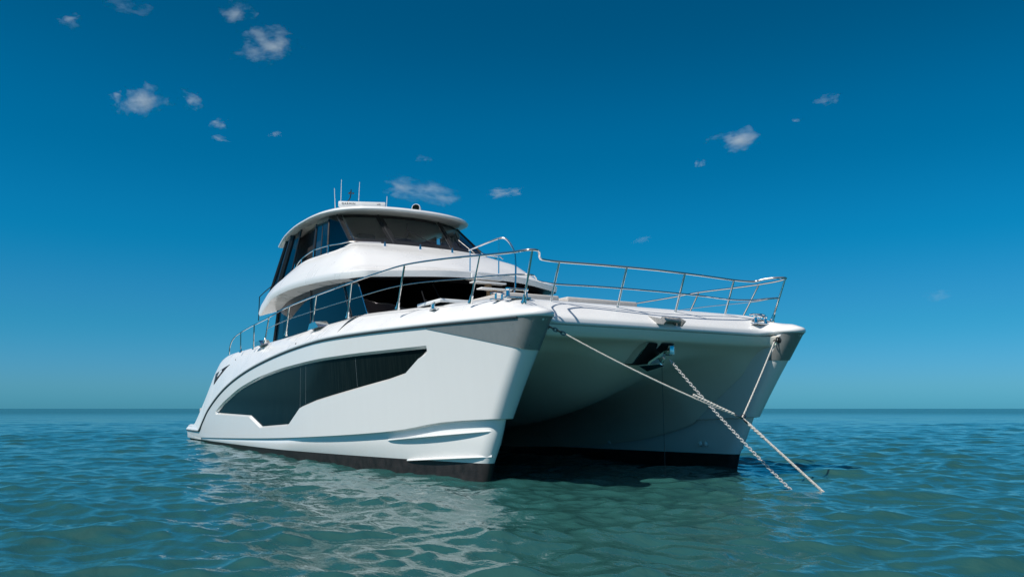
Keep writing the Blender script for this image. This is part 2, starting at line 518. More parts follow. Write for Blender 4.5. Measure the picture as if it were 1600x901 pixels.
fK = lambda y: interp(y, ZK)
fB = lambda y: interp(y, ZB)
# levels: (z function, stem y, full half width W, entry length, nose radius)
LEV = [
    (lambda y: -.75, .45, .70, 8.5, .10),
    (lambda y: 0.0 * y, 0.02, .90, 8.8, .10),
    (fB, -.06, .94, 8.8, .10),
    (lambda y: fB(y) * .55 + fK(y) * .45 , -.24, .965, 8.3, .115),
    (lambda y: fB(y) * .22 + fK(y) * .78 , -.36, .955, 8.1, .10),
    (lambda y: fK(y) - .012, -.44, .93, 7.8, .075),
    (fK, -.545, 1.00, 7.6, .15),
    (lambda y: fK(y) * .75 + fR(y) * .25, -.80, 1.012, 7.5, .155),
    (lambda y: fK(y) * .5 + fR(y) * .5, -1.06, 1.024, 7.4, .16),
    (lambda y: fK(y) * .25 + fR(y) * .75, -1.33, 1.037, 7.2, .165),
    (fR, -1.61, 1.05, 7.0, .17),
]
def nose(s, r, L=.22):
    t = min(max(s / L, 0), 1)
    return r * math.sqrt(max(0, 1 - (1 - t) ** 2))
def wout(s, W, L, r):
    t = min(max(s / L, 0), 1)
    w = nose(s, r) + (W - r) * (1 - (1 - t) ** 1.5) ** .92
    aft = max(0, s - 15) / 7.0
    return w - .05 * aft * aft
def win(s, r):
    return nose(s, r * 1.15)
def lev_outline(i, n=64, pw=2.3):
    zf, ys, W, L, r = LEV[i]
    out = []
    smax = YE - ys
    S = [smax * (k / n) ** pw for k in range(n + 1)]
    for s in reversed(S):
        out.append((XS - wout(s, W, L, r), ys + s, zf(ys + s)))
    for s in S[1:]:
        out.append((XS + win(s, r), ys + s, zf(ys + s)))
    return out
def outer_x(y, z):
    zs, xs = [], []
    for (zf, ys, W, L, r) in LEV[6:]:
        zs.append(zf(y)); xs.append(XS - wout(max(y - ys, 0), W, L, r))
    return float(np.interp(z, zs, xs))
def closed_hull(i0, i1):
    rows = [lev_outline(i) for i in range(i0, i1 + 1)]
    me = grid_mesh(rows)
    bm = bmesh.new(); bm.from_mesh(me); bm.verts.ensure_lookup_table()
    n = len(rows[0]); nr_ = len(rows); h = n // 2
    for base in (0, (nr_ - 1) * n):          # bottom and top caps
        for k in range(h):
            a, b, c, d = base + k, base + k + 1, base + n - 2 - k, base + n - 1 - k
            vs_ = [bm.verts[a], bm.verts[b]] + ([bm.verts[c]] if c != b else []) + [bm.verts[d]]
            try: bm.faces.new(vs_)
            except ValueError: pass
    col0 = [bm.verts[i * n] for i in range(nr_)]
    col1 = [bm.verts[i * n + n - 1] for i in range(nr_)]
    for i in range(nr_ - 1):
        bm.faces.new((col0[i], col0[i + 1], col1[i + 1], col1[i]))
    bmesh.ops.recalc_face_normals(bm, faces=bm.faces)
    bm.to_mesh(me); bm.free(); me.update()
    return me
# --- the big side window: top and bottom edge as functions of y
WTOP = smooth_tab([(1.18, 2.045), (1.6, 2.046), (2.6, 2.047), (3.47, 2.05), (4.33, 2.046), (5.46, 2.037), (6.66, 2.012), (8.21, 1.962), (9.49, 1.888), (10.6, 1.808), (12.5, 1.598), (14.03, 1.331), (14.86, 1.163), (15.63, .967)])
WBOT = [(1.18, 2.03), (1.86, 1.69), (2.49, 1.60), (5.76, 1.261), (6.72, 1.133), (7.64, .741), (10.17, .644), (11.37, .907), (15.63, .955)]
def win_cols():
    ys = sorted(set([a for a, _ in WBOT] + list(np.linspace(1.18, 15.63, 80))))
    return ys
def window_grid(off, grow=0.0, nv=6, xabs=None):
    rows = []
    ys = win_cols()
    for y in ys:
        y2 = y
        if grow:
            if y == ys[0]: y2 = y - grow * 2.2
            if y == ys[-1]: y2 = y + grow * 2.2
        zb, zt = interp(y, WBOT) - grow, interp(y, WTOP) + grow
        if zt - zb < .012: zt = zb + .012
        row = []
        for k in range(nv):
            z = zb + (zt - zb) * k / (nv - 1)
            x = outer_x(y2, z) + off if xabs is None else xabs
            row.append((x, y2, z))
        rows.append(row)
    return rows
def cutter():
    A = window_grid(0, grow=.075, xabs=None, off=-.09) if False else window_grid(-.10, grow=.11)
    B = window_grid(.075, grow=0)
    ny, nv = len(A), len(A[0])
    vs_ = [p for r in A for p in r] + [p for r in B for p in r]
    o = ny * nv
    fs = []
    for i in range(ny - 1):
        for j in range(nv - 1):
            a = i * nv + j
            fs.append((a, a + 1, a + nv + 1, a + nv))
            fs.append((o + a, o + a + nv, o + a + nv + 1, o + a + 1))
    for i in range(ny - 1):
        for j in (0, nv - 1):
            a, b = i * nv + j, (i + 1) * nv + j
            fs.append((a, b, o + b, o + a))
    for j in range(nv - 1):
        for i in (0, ny - 1):
            a, b = i * nv + j, i * nv + j + 1
            fs.append((a, o + a, o + b, b))
    me = bpy.data.meshes.new('cut'); me.from_pydata(vs_, [], fs)
    return recalc(me)
def boolean(me, cut):
    a = bpy.data.objects.new('tmp_a', me); b = bpy.data.objects.new('tmp_b', cut)
    COL.objects.link(a); COL.objects.link(b)
    md = a.modifiers.new('b', 'BOOLEAN'); md.object = b; md.operation = 'DIFFERENCE'; md.solver = 'EXACT'
    bpy.context.view_layer.update()
    dg = bpy.context.evaluated_depsgraph_get()
    res = bpy.data.meshes.new_from_object(a.evaluated_get(dg))
    bpy.data.objects.remove(a); bpy.data.objects.remove(b)
    return res
top_me = boolean(closed_hull(6, 10), cutter())
low_me = closed_hull(2, 6)
bot_me = closed_hull(0, 2)
glass_me = grid_mesh(window_grid(.066, grow=.004), flip=False)
for side in (0, 1):
    f = (lambda m_: m_) if side == 0 else mirror
    hull = part('hull', f(top_me), M['hull'], angle=28)
    part('lower_hull', f(low_me), M['hull'], hull, angle=40)
    part('bottom_paint', f(bot_me), M['boot'], hull, angle=40)
    win_o = part('hull_window', f(glass_me), M['hull_glass'])
    # thin joints between the panes
    for yj in (3.75, 6.5, 6.9):
        zb, zt = interp(yj, WBOT) + .02, interp(yj, WTOP) - .02
        pts = [(outer_x(yj + .0, zb + (zt - zb) * k / 6) + .067, yj, zb + (zt - zb) * k / 6) for k in range(7)]
        me = MB().tube(pts, .0035, 6).mesh()
        part('pane_joint', f(me), M['grey'], win_o)
    # spray rails low on the bow
    def spray(z0, z1, y0, y1, wd, ang):
        rows = []
        for k in range(31):
            t = k / 30
            y = y0 + (y1 - y0) * t
            z = z0 + (z1 - z0) * t
            w = wd * math.sin(math.pi * min(1, t * 1.0)) ** .5 if t < .5 else wd * (max(0.0, (1 - ((t - .5) * 2) ** 2)) ** .5)
            # outer x of the lower hull here
            zs, xs = [], []
            for (zf, ys, W, L, r) in LEV[1:6]:
                zs.append(zf(y)); xs.append(XS - wout(max(y - ys, 0), W, L, r))
            x = float(np.interp(z, zs, xs))
            rows.append([(x + .05, y, z + .03), (x - w * .4, y, z + .02), (x - w, y, z + .002), (x - w, y, z - .008), (x + .05, y, z - .02)])
        return recalc(grid_mesh(rows))
    part('spray_rail', f(spray(.75, .525, -.27, 2.75, .075, 0)), M['hull'], hull)
    part('spray_rail', f(spray(.365, .20, -.13, 2.2, .06, 0)), M['hull'], hull)
    # grey bow panel, 4 mm proud of the hull, wrapped round the stem
    rows = []
    n_lo = 9
    seq = [('o', s) for s in (2.62, 2.4, 2.1, 1.8, 1.5, 1.2, .95, .75, .6, .48, .38, .30, .22, .15, .09, .04, .012)] + [('i', 0.0)] + [('i', s) for s in (.012, .04, .09, .15, .20, .245)]
    for sd_, s in seq:
        ys10 = LEV[10][1]
        col = []
        for k in range(n_lo):
            t = k / (n_lo - 1)
            # parameter q walks from the rub line (0) down to the panel's lower edge
            zt_ = 2.375
            zl = 1.90 + (.46 * min(1, s / 2.62) ** .95 if sd_ == 'o' else 0.05 * s)
            z = zt_ + (zl - zt_) * t
            fr_ = (z - fK(-1)) / (fR(-1) - fK(-1))
            fr_ = max(0, min(1, fr_))
            ys = LEV[6][1] + (LEV[10][1] - LEV[6][1]) * fr_
            W = 1.0 + .05 * fr_; L = 7.6 - .6 * fr_; r = .15 + .02 * fr_
            ss = s
            if sd_ == 'o':
                x = XS - wout(ss, W, L, r) - .005
            else:
                x = XS + win(ss, r) + .005
            yy = ys + ss - (.006 if ss < .1 else 0)
            if sd_ == 'i' and s > .3: yy = min(yy, ys + s)
            col.append((x, yy, min(z, fR(yy) - .012)))
        rows.append(col)
    part('bow_panel', f(grid_mesh(rows, flip=True)), M['grey'], label=None)
# --- deck moulding ------------------------------------------------------------
def deck_outline():
    """half outline (starboard) from y=4.4 forward round the bow to the middle of the fore edge: (x, y, zR)"""
    zf, ys, W, L, r = LEV[10]
    pts = []
    for k in range(46, -1, -1):
        s = 6.01 * (k / 46) ** 2.2
        pts.append((XS - wout(s, W, L, r), ys + s, fR(ys + s)))
    for k in range(1, 12):
        s = .34 * (k / 11) ** 2
        pts.append((XS + win(s, r), ys + s, fR(ys + s)))
    a = Vector(pts[-1])
    b = Vector((-2.05, -1.10, 2.335))
    for k in range(1, 11):
        t = k / 10
        c1 = Vector((a.x + .015, -1.115, 2.35)); 
        p = a * (1 - t) ** 2 + c1 * 2 * t * (1 - t) + b * t * t
        pts.append(tuple(p))
    for x in np.linspace(-2.05, 0, 16)[1:]:
        pts.append((x, -1.10 - .03 * (1 - (x / 2.05) ** 2), 2.335))
    return pts
half = deck_outline()
full = half + [(-x, y, z) for (x, y, z) in half[::-1][1:]]
def normals2d(pts, closed=False):
    out = []
    n = len(pts)
    for i in range(n):
        a = pts[max(i - 1, 0)]; b = pts[min(i + 1, n - 1)]
        d = Vector((b[0] - a[0], b[1] - a[1])).normalized()
        out.append(Vector((-d.y, d.x)))      # left of travel
    return out
nrm = normals2d(full)
# travel: starboard aft -> bow -> port, interior is on the left or right; test with the middle
mid = len(full) // 2
if nrm[mid].y < 0: nrm = [-v for v in nrm]
DD = .62
def fcrown(d):
    t = min(max(d / DD, 0), 1)
    return 1 - (1 - t) ** 1.75
def rings_for(pts, nr2, prof):
    rows = []
    for (d, h) in prof:
        rows.append([(p[0] + v.x * d, p[1] + v.y * d, p[2] + h) for p, v in zip(pts, nr2)])
    return rows
LIP = [(.06, -.03), (.01, -.02), (-.022, .0), (-.030, .022), (-.028, .05), (-.012, .072), (.0, .082)]
LIPF = [(.06, -.03), (.01, -.022), (-.016, -.016), (-.024, .0), (-.017, .03), (-.009, .057), (.0, .082)]
def deck_front():
    rows = rings_for(full, nrm, LIP)
    rowf = rings_for(full, nrm, LIPF)
    for i in range(len(rows)):
        for k, p in enumerate(full):
            w = min(1, max(0, (2.25 - abs(p[0])) / .25)) if p[1] < -.9 else 0
            rows[i][k] = tuple(a * (1 - w) + b * w for a, b in zip(rows[i][k], rowf[i][k]))
    me = grid_mesh(rows)
    bm = bmesh.new(); bm.from_mesh(me); bm.verts.ensure_lookup_table()
    n = len(full)
    last = [bm.verts[(len(LIP) - 1) * n + k] for k in range(n)]
    co2 = [Vector((p[0], p[1])) for p in full]
    arr = np.array([[p[0], p[1]] for p in full]); zz = np.array([p[2] for p in full])
    seg_a, seg_b = arr[:-1], arr[1:]
    def dist(x, y):
        p = np.array([x, y]); ab = seg_b - seg_a
        t = np.clip(((p - seg_a) * ab).sum(1) / np.maximum((ab * ab).sum(1), 1e-12), 0, 1)
        q = seg_a + ab * t[:, None]
        d = np.hypot(*(p - q).T); k = int(d.argmin())
        return d[k], zz[k] * (1 - t[k]) + zz[k + 1] * t[k]
    # even-odd test
    def inside(x, y):
        c = False
        poly = arr
        j = len(poly) - 1
        for i in range(len(poly)):
            xi, yi = poly[i]; xj, yj = poly[j]
            if (yi > y) != (yj > y) and x < (xj - xi) * (y - yi) / (yj - yi) + xi: c = not c
            j = i
        return c
    inner = []
    for ix, x in enumerate(np.arange(-3.58, 3.6, .085)):
        for y in np.arange(-1.62, 4.38, .085):
            if y > .8 and abs(x) < 2.2 and int(round(y / .085)) % 3: continue
            if inside(x, y):
                d, _ = dist(x, y)
                if d > .05: inner.append((float(x), float(y)))
    # straight aft edge
    aft = [(float(x), 4.4) for x in np.linspace(full[0][0], full[-1][0], 60)[1:-1]]
    pts2 = [Vector(p) for p in co2] + [Vector(p) for p in inner]
    k0 = len(pts2)
    pts2 += [Vector(p) for p in aft[::-1]]
    loop = list(range(n)) + list(range(k0, k0 + len(aft)))
    edges = [(loop[i], loop[(i + 1) % len(loop)]) for i in range(len(loop))]
    v2, e2, f2, *_ = delaunay_2d_cdt(pts2, edges, [], 1, 1e-6)
    nv = []
    for i, v in enumerate(v2):
        d, zr = dist(v.x, v.y)
        if v.y > 4.39: d = min(abs(v.x - full[0][0]), abs(v.x - full[-1][0]))
        zt = fT(v.y)
        z0 = zr + .082
        nv.append(bm.verts.new((v.x, v.y, z0 + (zt - z0) * fcrown(d) + .015 * max(0, 1 - (v.x / 3.3) ** 2) * min(1, max(0, d - .3)))))
    for f_ in f2:
        try: bm.faces.new([nv[i] for i in f_])
        except ValueError: pass
    bmesh.ops.remove_doubles(bm, verts=bm.verts, dist=.002)
    bmesh.ops.recalc_face_normals(bm, faces=bm.faces)
    bm.to_mesh(me); bm.free(); me.update()
    return me
part('foredeck', deck_front(), M['white'], angle=60)
def deck_z(x, y):
    arr = np.array([[p[0], p[1]] for p in full])
    d = float(np.hypot(arr[:, 0] - x, arr[:, 1] - y).min())
    zr = full[int(np.hypot(arr[:, 0] - x, arr[:, 1] - y).argmin())][2] if y < 4.4 else fR(y)
    z0 = zr + .082
    return z0 + (fT(y) - z0) * fcrown(d) + .015 * max(0, 1 - (x / 3.3) ** 2) * min(1, max(0, d - .3))
# bulwarks aft of the foredeck, with the sweep down to the stern platform
def bulwark():
    zf, ys, W, L, r = LEV[10]
    ysq = sorted(set(list(np.linspace(4.4, 20.88, 110)) + [18.3, 18.45, 18.6, 20.0, 20.06]))
    rows = []
    for y in ysq:
        x = XS - wout(y - ys, W, L, r)
        zr, zt = fR(y), fT(y)
        H = zt - (zr + .082)
        row = [(x + d, y, zr + h) for d, h in LIP]
        D = .5 if y < 10 else .5 - .18 * min(1, (y - 10) / 5)
        if H < .3: D = max(.10, D * H / .3)
        for t in (.06, .12, .2, .3, .42, .55, .7, .85, 1.0):
            tt = t * DD
            row.append((x + t * D, y, zr + .082 + H * fcrown(tt)))
        row.append((x + D + .12, y, zt - .01)); row.append((x + D + .16, y, zt - .35 if H > .5 else zt - .02))
        rows.append(row)
    return recalc(grid_mesh(rows))
bul = bulwark()
def stern_block(side):
    # stern platform, steps and cockpit coaming between the two hull lines
    mb = MB()
    mb.box((side * 2.55, 19.9, .30), (2.0, 2.0, .38), bev=.05)
    return mb
for side in (0, 1):
    f = (lambda m_: m_) if side == 0 else mirror
    sg = -1 if side == 0 else 1
    o = part('bulwark', f(bul), M['white'], angle=40)
    part('stern_platform', MB().box((sg * 2.62, 19.55, .27), (1.86, 2.6, .46), bev=.05).mesh(), M['white'])
    mb = MB().box((sg * 2.75, 18.45, .75), (1.25, 1.1, .6), bev=.06)
    mb.box((sg * 2.75, 17.5, 1.2), (1.25, .9, 1.3), bev=.06)
    part('stern_steps', mb.mesh(), M['white'])
    part('cockpit_locker', MB().box((sg * 3.22, 19.72, 1.02), (.22, .5, .16), bev=.04).mesh(), M['cushion'])
    # dark strip under the rub moulding
    pts = [Vector((XS - wout(y - LEV[10][1], *LEV[10][2:]) - .006, y, fR(y) - .012)) for y in list(np.linspace(20.85, 18.7, 6)) + list(np.linspace(18.45, -1.25, 150))]
    part('rub_strip', f(MB().tube(pts, .021, 6).mesh()), M['groove'], o)
    # dark wedge shaped air vent in the quarter
    vp = [(14.6, 2.40), (16.75, 2.205), (16.9, 2.17), (16.72, 1.80), (15.9, 2.12)]
    def bx(y, z):
        x = XS - wout(y - LEV[10][1], *LEV[10][2:])
        zr, zt = fR(y), fT(y); H = zt - (zr + .082)
        D = .5 - .18 * min(1, (y - 10) / 5)
        hh = (z - zr - .082) / H
        t = 1 - (1 - min(max(hh, 0), .999)) ** (1 / 1.75)
        return x + t * D
    poly = [(14.55, 2.395), (15.3, 2.335), (16.0, 2.27), (16.80, 2.19), (16.72, 1.98), (16.66, 1.82), (16.0, 2.02), (15.3, 2.21)]
    mb = MB()
    vv = [mb.bm.verts.new((bx(y, z) - .006, y, z)) for y, z in poly]
    mb.bm.faces.new(vv)
    part('side_vent', f(mb.mesh()), M['recess'], o)
    poly2 = [(16.15, 2.245), (16.78, 2.185), (16.72, 1.98), (16.66, 1.85)]
    mb = MB(); mb.bm.faces.new([mb.bm.verts.new((bx(y, z) - .011, y, z)) for y, z in poly2])
    part('vent_louvre', f(mb.mesh()), M['groove'], o)
    # small drains and fittings on the side
    for (y, z) in ((6.9, 2.62), (7.1, 2.5), (14.0, 2.50)):
        part('drain_fitting', f(MB().lathe([(.022, 0), (.022, .012), (.012, .016)], (bx(y, z) + .004, y, z), 10, (-1, 0, .3)).mesh()), M['dark_steel'], o)
    # blue-grey fairleads let into the bulwark top
    for y0 in (6.2, 11.1):
        z0 = fT(y0)
        x0 = XS - wout(y0 - LEV[10][1], *LEV[10][2:])
        pr = [(x0 + .12, y0 - .34, z0 - .10), (x0 + .12, y0 - .10, z0 + .035), (x0 + .12, y0 + .30, z0 + .02), (x0 + .12, y0 + .42, z0 - .12)]
        part('fairlead', f(MB().prism(pr, (.26, 0, 0.02)).mesh()), M['steel'], o)
# main deck behind the foredeck, and the cabin sole
mb = MB()
rows = []
for y in (4.38, 6, 8, 10, 12, 14, 16, 17.3):
    rows.append([(x, y, fT(min(y, 16)) - .03 + .03 * (1 - (x / 3.2) ** 2)) for x in np.linspace(-3.2, 3.2, 9)])
part('side_deck', recalc(grid_mesh(rows)), M['white'])
# --- bridge deck: front fascia and tunnel roof with the centre nacelle
def tunnel():
    hx = np.array([p[0] for p in half]); hy = np.array([p[1] for p in half])
    k0 = int(np.argmin(np.where(np.arange(len(half)) > 20, hy, 99)))
    fx, fy = hx[k0:], hy[k0:]
    def yout(x):
        return max(-1.33, float(np.interp(-abs(x), fx, fy)))
    def zn(y):
        return interp(y, NAC)
    NAC = smooth_tab([(-1.0, 2.10), (-.62, 1.90), (.19, 1.53), (.95, 1.23), (1.84, 1.0), (2.83, .82), (3.8, .70), (6, .6), (18, .5)])
    ZC = smooth_tab([(-1.0, 2.13), (0, 1.88), (1.5, 1.48), (3, 1.22), (6, 1.0), (10, .9), (18, .85)])
    xs = np.linspace(-2.385, 2.385, 61)
    ys = list(np.linspace(-.93, 6, 50)) + list(np.linspace(6.5, 18, 14))
    rows = []
    r0, r1, r2, r3, r4 = [], [], [], [], []
    for x in xs:
        yo = yout(x)
        r0.append((x, yo + .05, 2.315)); r1.append((x, yo + .004, 2.30)); r2.append((x, yo + .03, 2.235)); r3.append((x, yo + .075, 2.165)); r4.append((x, yo + .10, 2.145))
    rows += [r0, r1, r2, r3, r4]
    for y in ys:
        row = []
        for x in xs:
            a = abs(x)
            zc = interp(y, ZC); zk = zn(y)
            t = min(1, a / 1.45)
            sm = t * t * (3 - 2 * t)
            z = zk + (max(zc, zk) - zk) * sm
            # wide fillet into the hull side
            rf = 1.35 * min(1, .22 + (y + .93) / 2.4)
            u = max(0, (a - (2.42 - rf)) / rf)
            z -= rf * .80 * (1 - math.sqrt(max(0, 1 - u * u)))
            bl = min(1, max(0, (y + .93) / .5))
            z = 2.125 * (1 - bl) + z * bl if a > .0 else z
            row.append((x, max(y, yout(x) + .16), z))
        rows.append(row)
    return recalc(grid_mesh(rows))
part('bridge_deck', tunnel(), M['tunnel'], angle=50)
# small fittings on the tunnel side of the port hull
for (x, y, z) in ((2.34, 1.9, 1.45), (2.34, 4.0, 1.2), (2.36, .6, .42), (2.36, .75, .42), (2.36, 3.6, .36)):
    part('through_hull_fitting', MB().lathe([(.05, 0), (.05, .02), (.03, .04), (.01, .045)], (x + .03, y, z), 14, (-1, 0, 0)).mesh(), M['plastic'])

# --- superstructure ------------------------------------------------------------
def sym(pts):
    """starboard (negative x) half curve aft -> centre line, mirrored to the port side"""
    return [Vector(p) for p in pts] + [Vector((-p[0], p[1], p[2])) for p in pts[::-1][1:]]
def resample(pts, n):
    P_ = [Vector(p) for p in pts]
    L = [0]
    for a, b in zip(P_, P_[1:]): L.append(L[-1] + (b - a).length)
    out = []
    j = 0
    for i in range(n):
        t = L[-1] * i / (n - 1)
        while j < len(L) - 2 and L[j + 1] < t: j += 1
        u = (t - L[j]) / max(1e-9, L[j + 1] - L[j])
        out.append(P_[j].lerp(P_[j + 1], min(1, max(0, u))))
    return out
def halfcurve(ctrl, n, nsub=10):
    """resampled by matching control points so that neighbouring curves line up"""
    return cr(ctrl, nsub)
L0 = [(-2.85, 13.75, 3.80), (-2.86, 12.9, 4.02), (-2.86, 12.2, 4.16), (-2.84, 10.6, 4.20), (-2.80, 9.0, 4.14), (-2.75, 7.4, 4.04), (-2.68, 6.4, 3.95), (-2.52, 5.88, 3.93), (-2.2, 5.66, 3.93), (-1.80, 5.42, 3.93), (-1.35, 5.16, 3.93), (-.80, 4.93, 3.93), (0, 4.80, 3.93)]
L1 = [(-2.86, 13.85, 3.90), (-2.88, 12.95, 4.17), (-2.89, 12.2, 4.31), (-2.87, 10.6, 4.34), (-2.83, 9.0, 4.28), (-2.78, 7.4, 4.18), (-2.70, 6.36, 4.09), (-2.53, 5.84, 4.065), (-2.2, 5.62, 4.06), (-1.80, 5.38, 4.06), (-1.35, 5.12, 4.06), (-.80, 4.89, 4.06), (0, 4.76, 4.06)]
MC = [(-2.83, 13.90, 4.0), (-2.83, 13.0, 4.30), (-2.82, 12.2, 4.46), (-2.80, 10.6, 4.52), (-2.75, 9.0, 4.48), (-2.68, 7.5, 4.38), (-2.56, 6.72, 4.30), (-2.36, 6.42, 4.27), (-2.05, 6.3, 4.265), (-1.68, 6.2, 4.27), (-1.25, 6.1, 4.28), (-.75, 6.03, 4.29), (0, 6.0, 4.30)]
MD = [(-2.78, 13.92, 4.15), (-2.74, 13.2, 4.45), (-2.70, 12.3, 4.64), (-2.64, 10.7, 4.78), (-2.56, 9.2, 4.78), (-2.46, 8.0, 4.74), (-2.32, 7.45, 4.78), (-2.1, 7.25, 4.80), (-1.80, 7.15, 4.80), (-1.48, 7.1, 4.80), (-1.10, 7.05, 4.80), (-.66, 7.02, 4.80), (0, 7.0, 4.80)]
TC = [(-2.66, 13.95, 4.36), (-2.58, 13.4, 4.55), (-2.52, 12.5, 4.78), (-2.42, 10.9, 5.02), (-2.32, 9.6, 5.02), (-2.22, 8.7, 5.01), (-2.08, 8.38, 5.08), (-1.90, 8.42, 5.18), (-1.62, 8.32, 5.20), (-1.32, 8.24, 5.20), (-.98, 8.18, 5.20), (-.58, 8.13, 5.20), (0, 8.10, 5.20)]
TI = [(p[0] * .93, p[1] + (.12 if p[1] < 9 else 0), p[2] - .03) for p in TC]
BI = [(-2.35, 13.4, 3.95), (-2.36, 12.8, 4.05), (-2.37, 12.2, 4.14), (-2.37, 10.6, 4.16), (-2.36, 9.0, 4.12), (-2.32, 7.6, 4.02), (-2.22, 7.0, 3.97), (-2.05, 6.7, 3.955), (-1.8, 6.5, 3.955), (-1.45, 6.3, 3.955), (-1.1, 6.15, 3.955), (-.65, 6.05, 3.955), (0, 6.0, 3.955)]
def full_curve(c): return sym(cr(c, 8))
bi0, lo0 = full_curve(BI), full_curve(L0)
ka = 6 * 8                                   # where the side turns into the front of the brow
nb = len(bi0)
for nm, i0, i1, m_ in (('brow_soffit', 0, ka, 'white'), ('brow_soffit', ka, nb - 1 - ka, 'black'), ('brow_soffit', nb - 1 - ka, nb - 1, 'white')):
    part(nm, face(recalc(grid_mesh([[a.lerp(b, t) for a, b in zip(bi0[i0:i1 + 1], lo0[i0:i1 + 1])] for t in (0, .5, 1)])), (0, 0, -1)), M[m_])
rows = [[p + Vector((0, 0, .001)) for p in lo0]]
l0, l1 = full_curve(L0), full_curve(L1)
rows += [[a.lerp(b, .5) + Vector((a.x * .004, 0, 0)) for a, b in zip(l0, l1)], l1]
mc, mdc, tcv = full_curve(MC), full_curve(MD), full_curve(TC)
rows += [[a.lerp(b, .12) + Vector((0, 0, .012)) for a, b in zip(l1, mc)], [a.lerp(b, .5) for a, b in zip(l1, mc)], [a.lerp(b, .9) for a, b in zip(l1, mc)], mc]
for t in (.15, .35, .65, 1.0):
    rows.append([a.lerp(b, t) for a, b in zip(mc, mdc)])
for t in (.35, .7, .93):
    rows.append([a.lerp(b, t) for a, b in zip(mdc, tcv)])
rows.append([p + Vector((0, .01, .012)) for p in tcv])
rows.append(full_curve(TI))
cowl = recalc(grid_mesh(rows))
part('flybridge_cowl', cowl, M['white'], angle=24)
# aft closing of the flybridge deck
rows = [full_curve(TI)]
ti = full_curve(TI)
n_ = len(ti)
rows = []
for k in range(n_ // 2 + 1):
    a, b = ti[k], ti[n_ - 1 - k]
    rows.append([a.lerp(b, t) + Vector((0, 0, -.12)) for t in np.linspace(0, 1, 9)])
part('flybridge_deck', recalc(grid_mesh(rows)), M['inside'])
# underside of the flybridge
bi = full_curve(BI)
rows = []
for k in range(n_ // 2 + 1):
    a, b = bi[k], bi[n_ - 1 - k]
    rows.append([a.lerp(b, t) + Vector((0, 0, .004)) for t in np.linspace(0, 1, 9)])
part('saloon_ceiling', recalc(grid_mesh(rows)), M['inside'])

# saloon glass: sides and raked front
def strip(bot, top, nrow=6):
    return [[a.lerp(b, t) for a, b in zip(bot, top)] for t in np.linspace(0, 1, nrow)]
sb = [(-2.44, 13.6, 2.70), (-2.46, 11.5, 2.70), (-2.47, 9.3, 2.70), (-2.48, 7.2, 2.70), (-2.48, 5.3, 2.70)]
st = [(-2.38, 13.35, 4.04), (-2.40, 11.5, 4.17), (-2.41, 9.8, 4.16), (-2.42, 8.2, 4.08), (-2.42, 6.5, 3.99)]
fb = [(-2.48, 5.3, 2.70), (-2.0, 4.85, 2.70), (-1.3, 4.6, 2.70), (-.65, 4.5, 2.70), (0, 4.45, 2.70)]
ft = [(-2.42, 6.5, 3.99), (-2.0, 6.2, 3.98), (-1.3, 5.95, 3.97), (-.65, 5.85, 3.97), (0, 5.82, 3.97)]
for sgn in (-1, 1):
    b_ = [Vector((-sgn * p[0], p[1], p[2])) for p in cr(sb, 5)]; t_ = [Vector((-sgn * p[0], p[1], p[2])) for p in cr(st, 5)]
    part('saloon_side_window', face(recalc(grid_mesh(strip(b_, t_))), (sgn, 0, 0)), M['glass'])
    # aft pillar, corner mullions
    for (p, q, r, m_) in ((b_[0], t_[0], .05, 'black'), (b_[9], t_[9], .012, 'black'), (b_[-1], t_[-1], .022, 'steel'), (b_[-4], t_[-4], .014, 'dark_steel')):
        part('window_mullion', MB().tube([p + Vector((sgn * .02, -.01, 0)), q + Vector((sgn * .02, -.01, 0))], r, 6).mesh(), M[m_])
b_, t_ = sym(cr(fb, 5)), sym(cr(ft, 5))
part('saloon_windscreen', face(recalc(grid_mesh(strip(b_, t_))), (0, -1, 0)), M['glass'])
for k in (13, 27):
    part('window_mullion', MB().tube([b_[k] + Vector((0, -.02, 0)), t_[k] + Vector((0, -.02, 0))], .02, 6).mesh(), M['black'])
# something to see through the saloon glass: sole, dash, sofa back
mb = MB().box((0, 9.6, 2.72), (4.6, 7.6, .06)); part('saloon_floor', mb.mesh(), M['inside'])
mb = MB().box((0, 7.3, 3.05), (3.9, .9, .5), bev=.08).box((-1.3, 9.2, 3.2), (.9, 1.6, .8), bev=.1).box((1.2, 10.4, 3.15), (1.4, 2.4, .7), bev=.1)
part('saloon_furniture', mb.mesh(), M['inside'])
mb = MB().box((0, 13.3, 3.4), (4.5, .1, 1.3)); part('saloon_bulkhead', mb.mesh(), M['inside'])

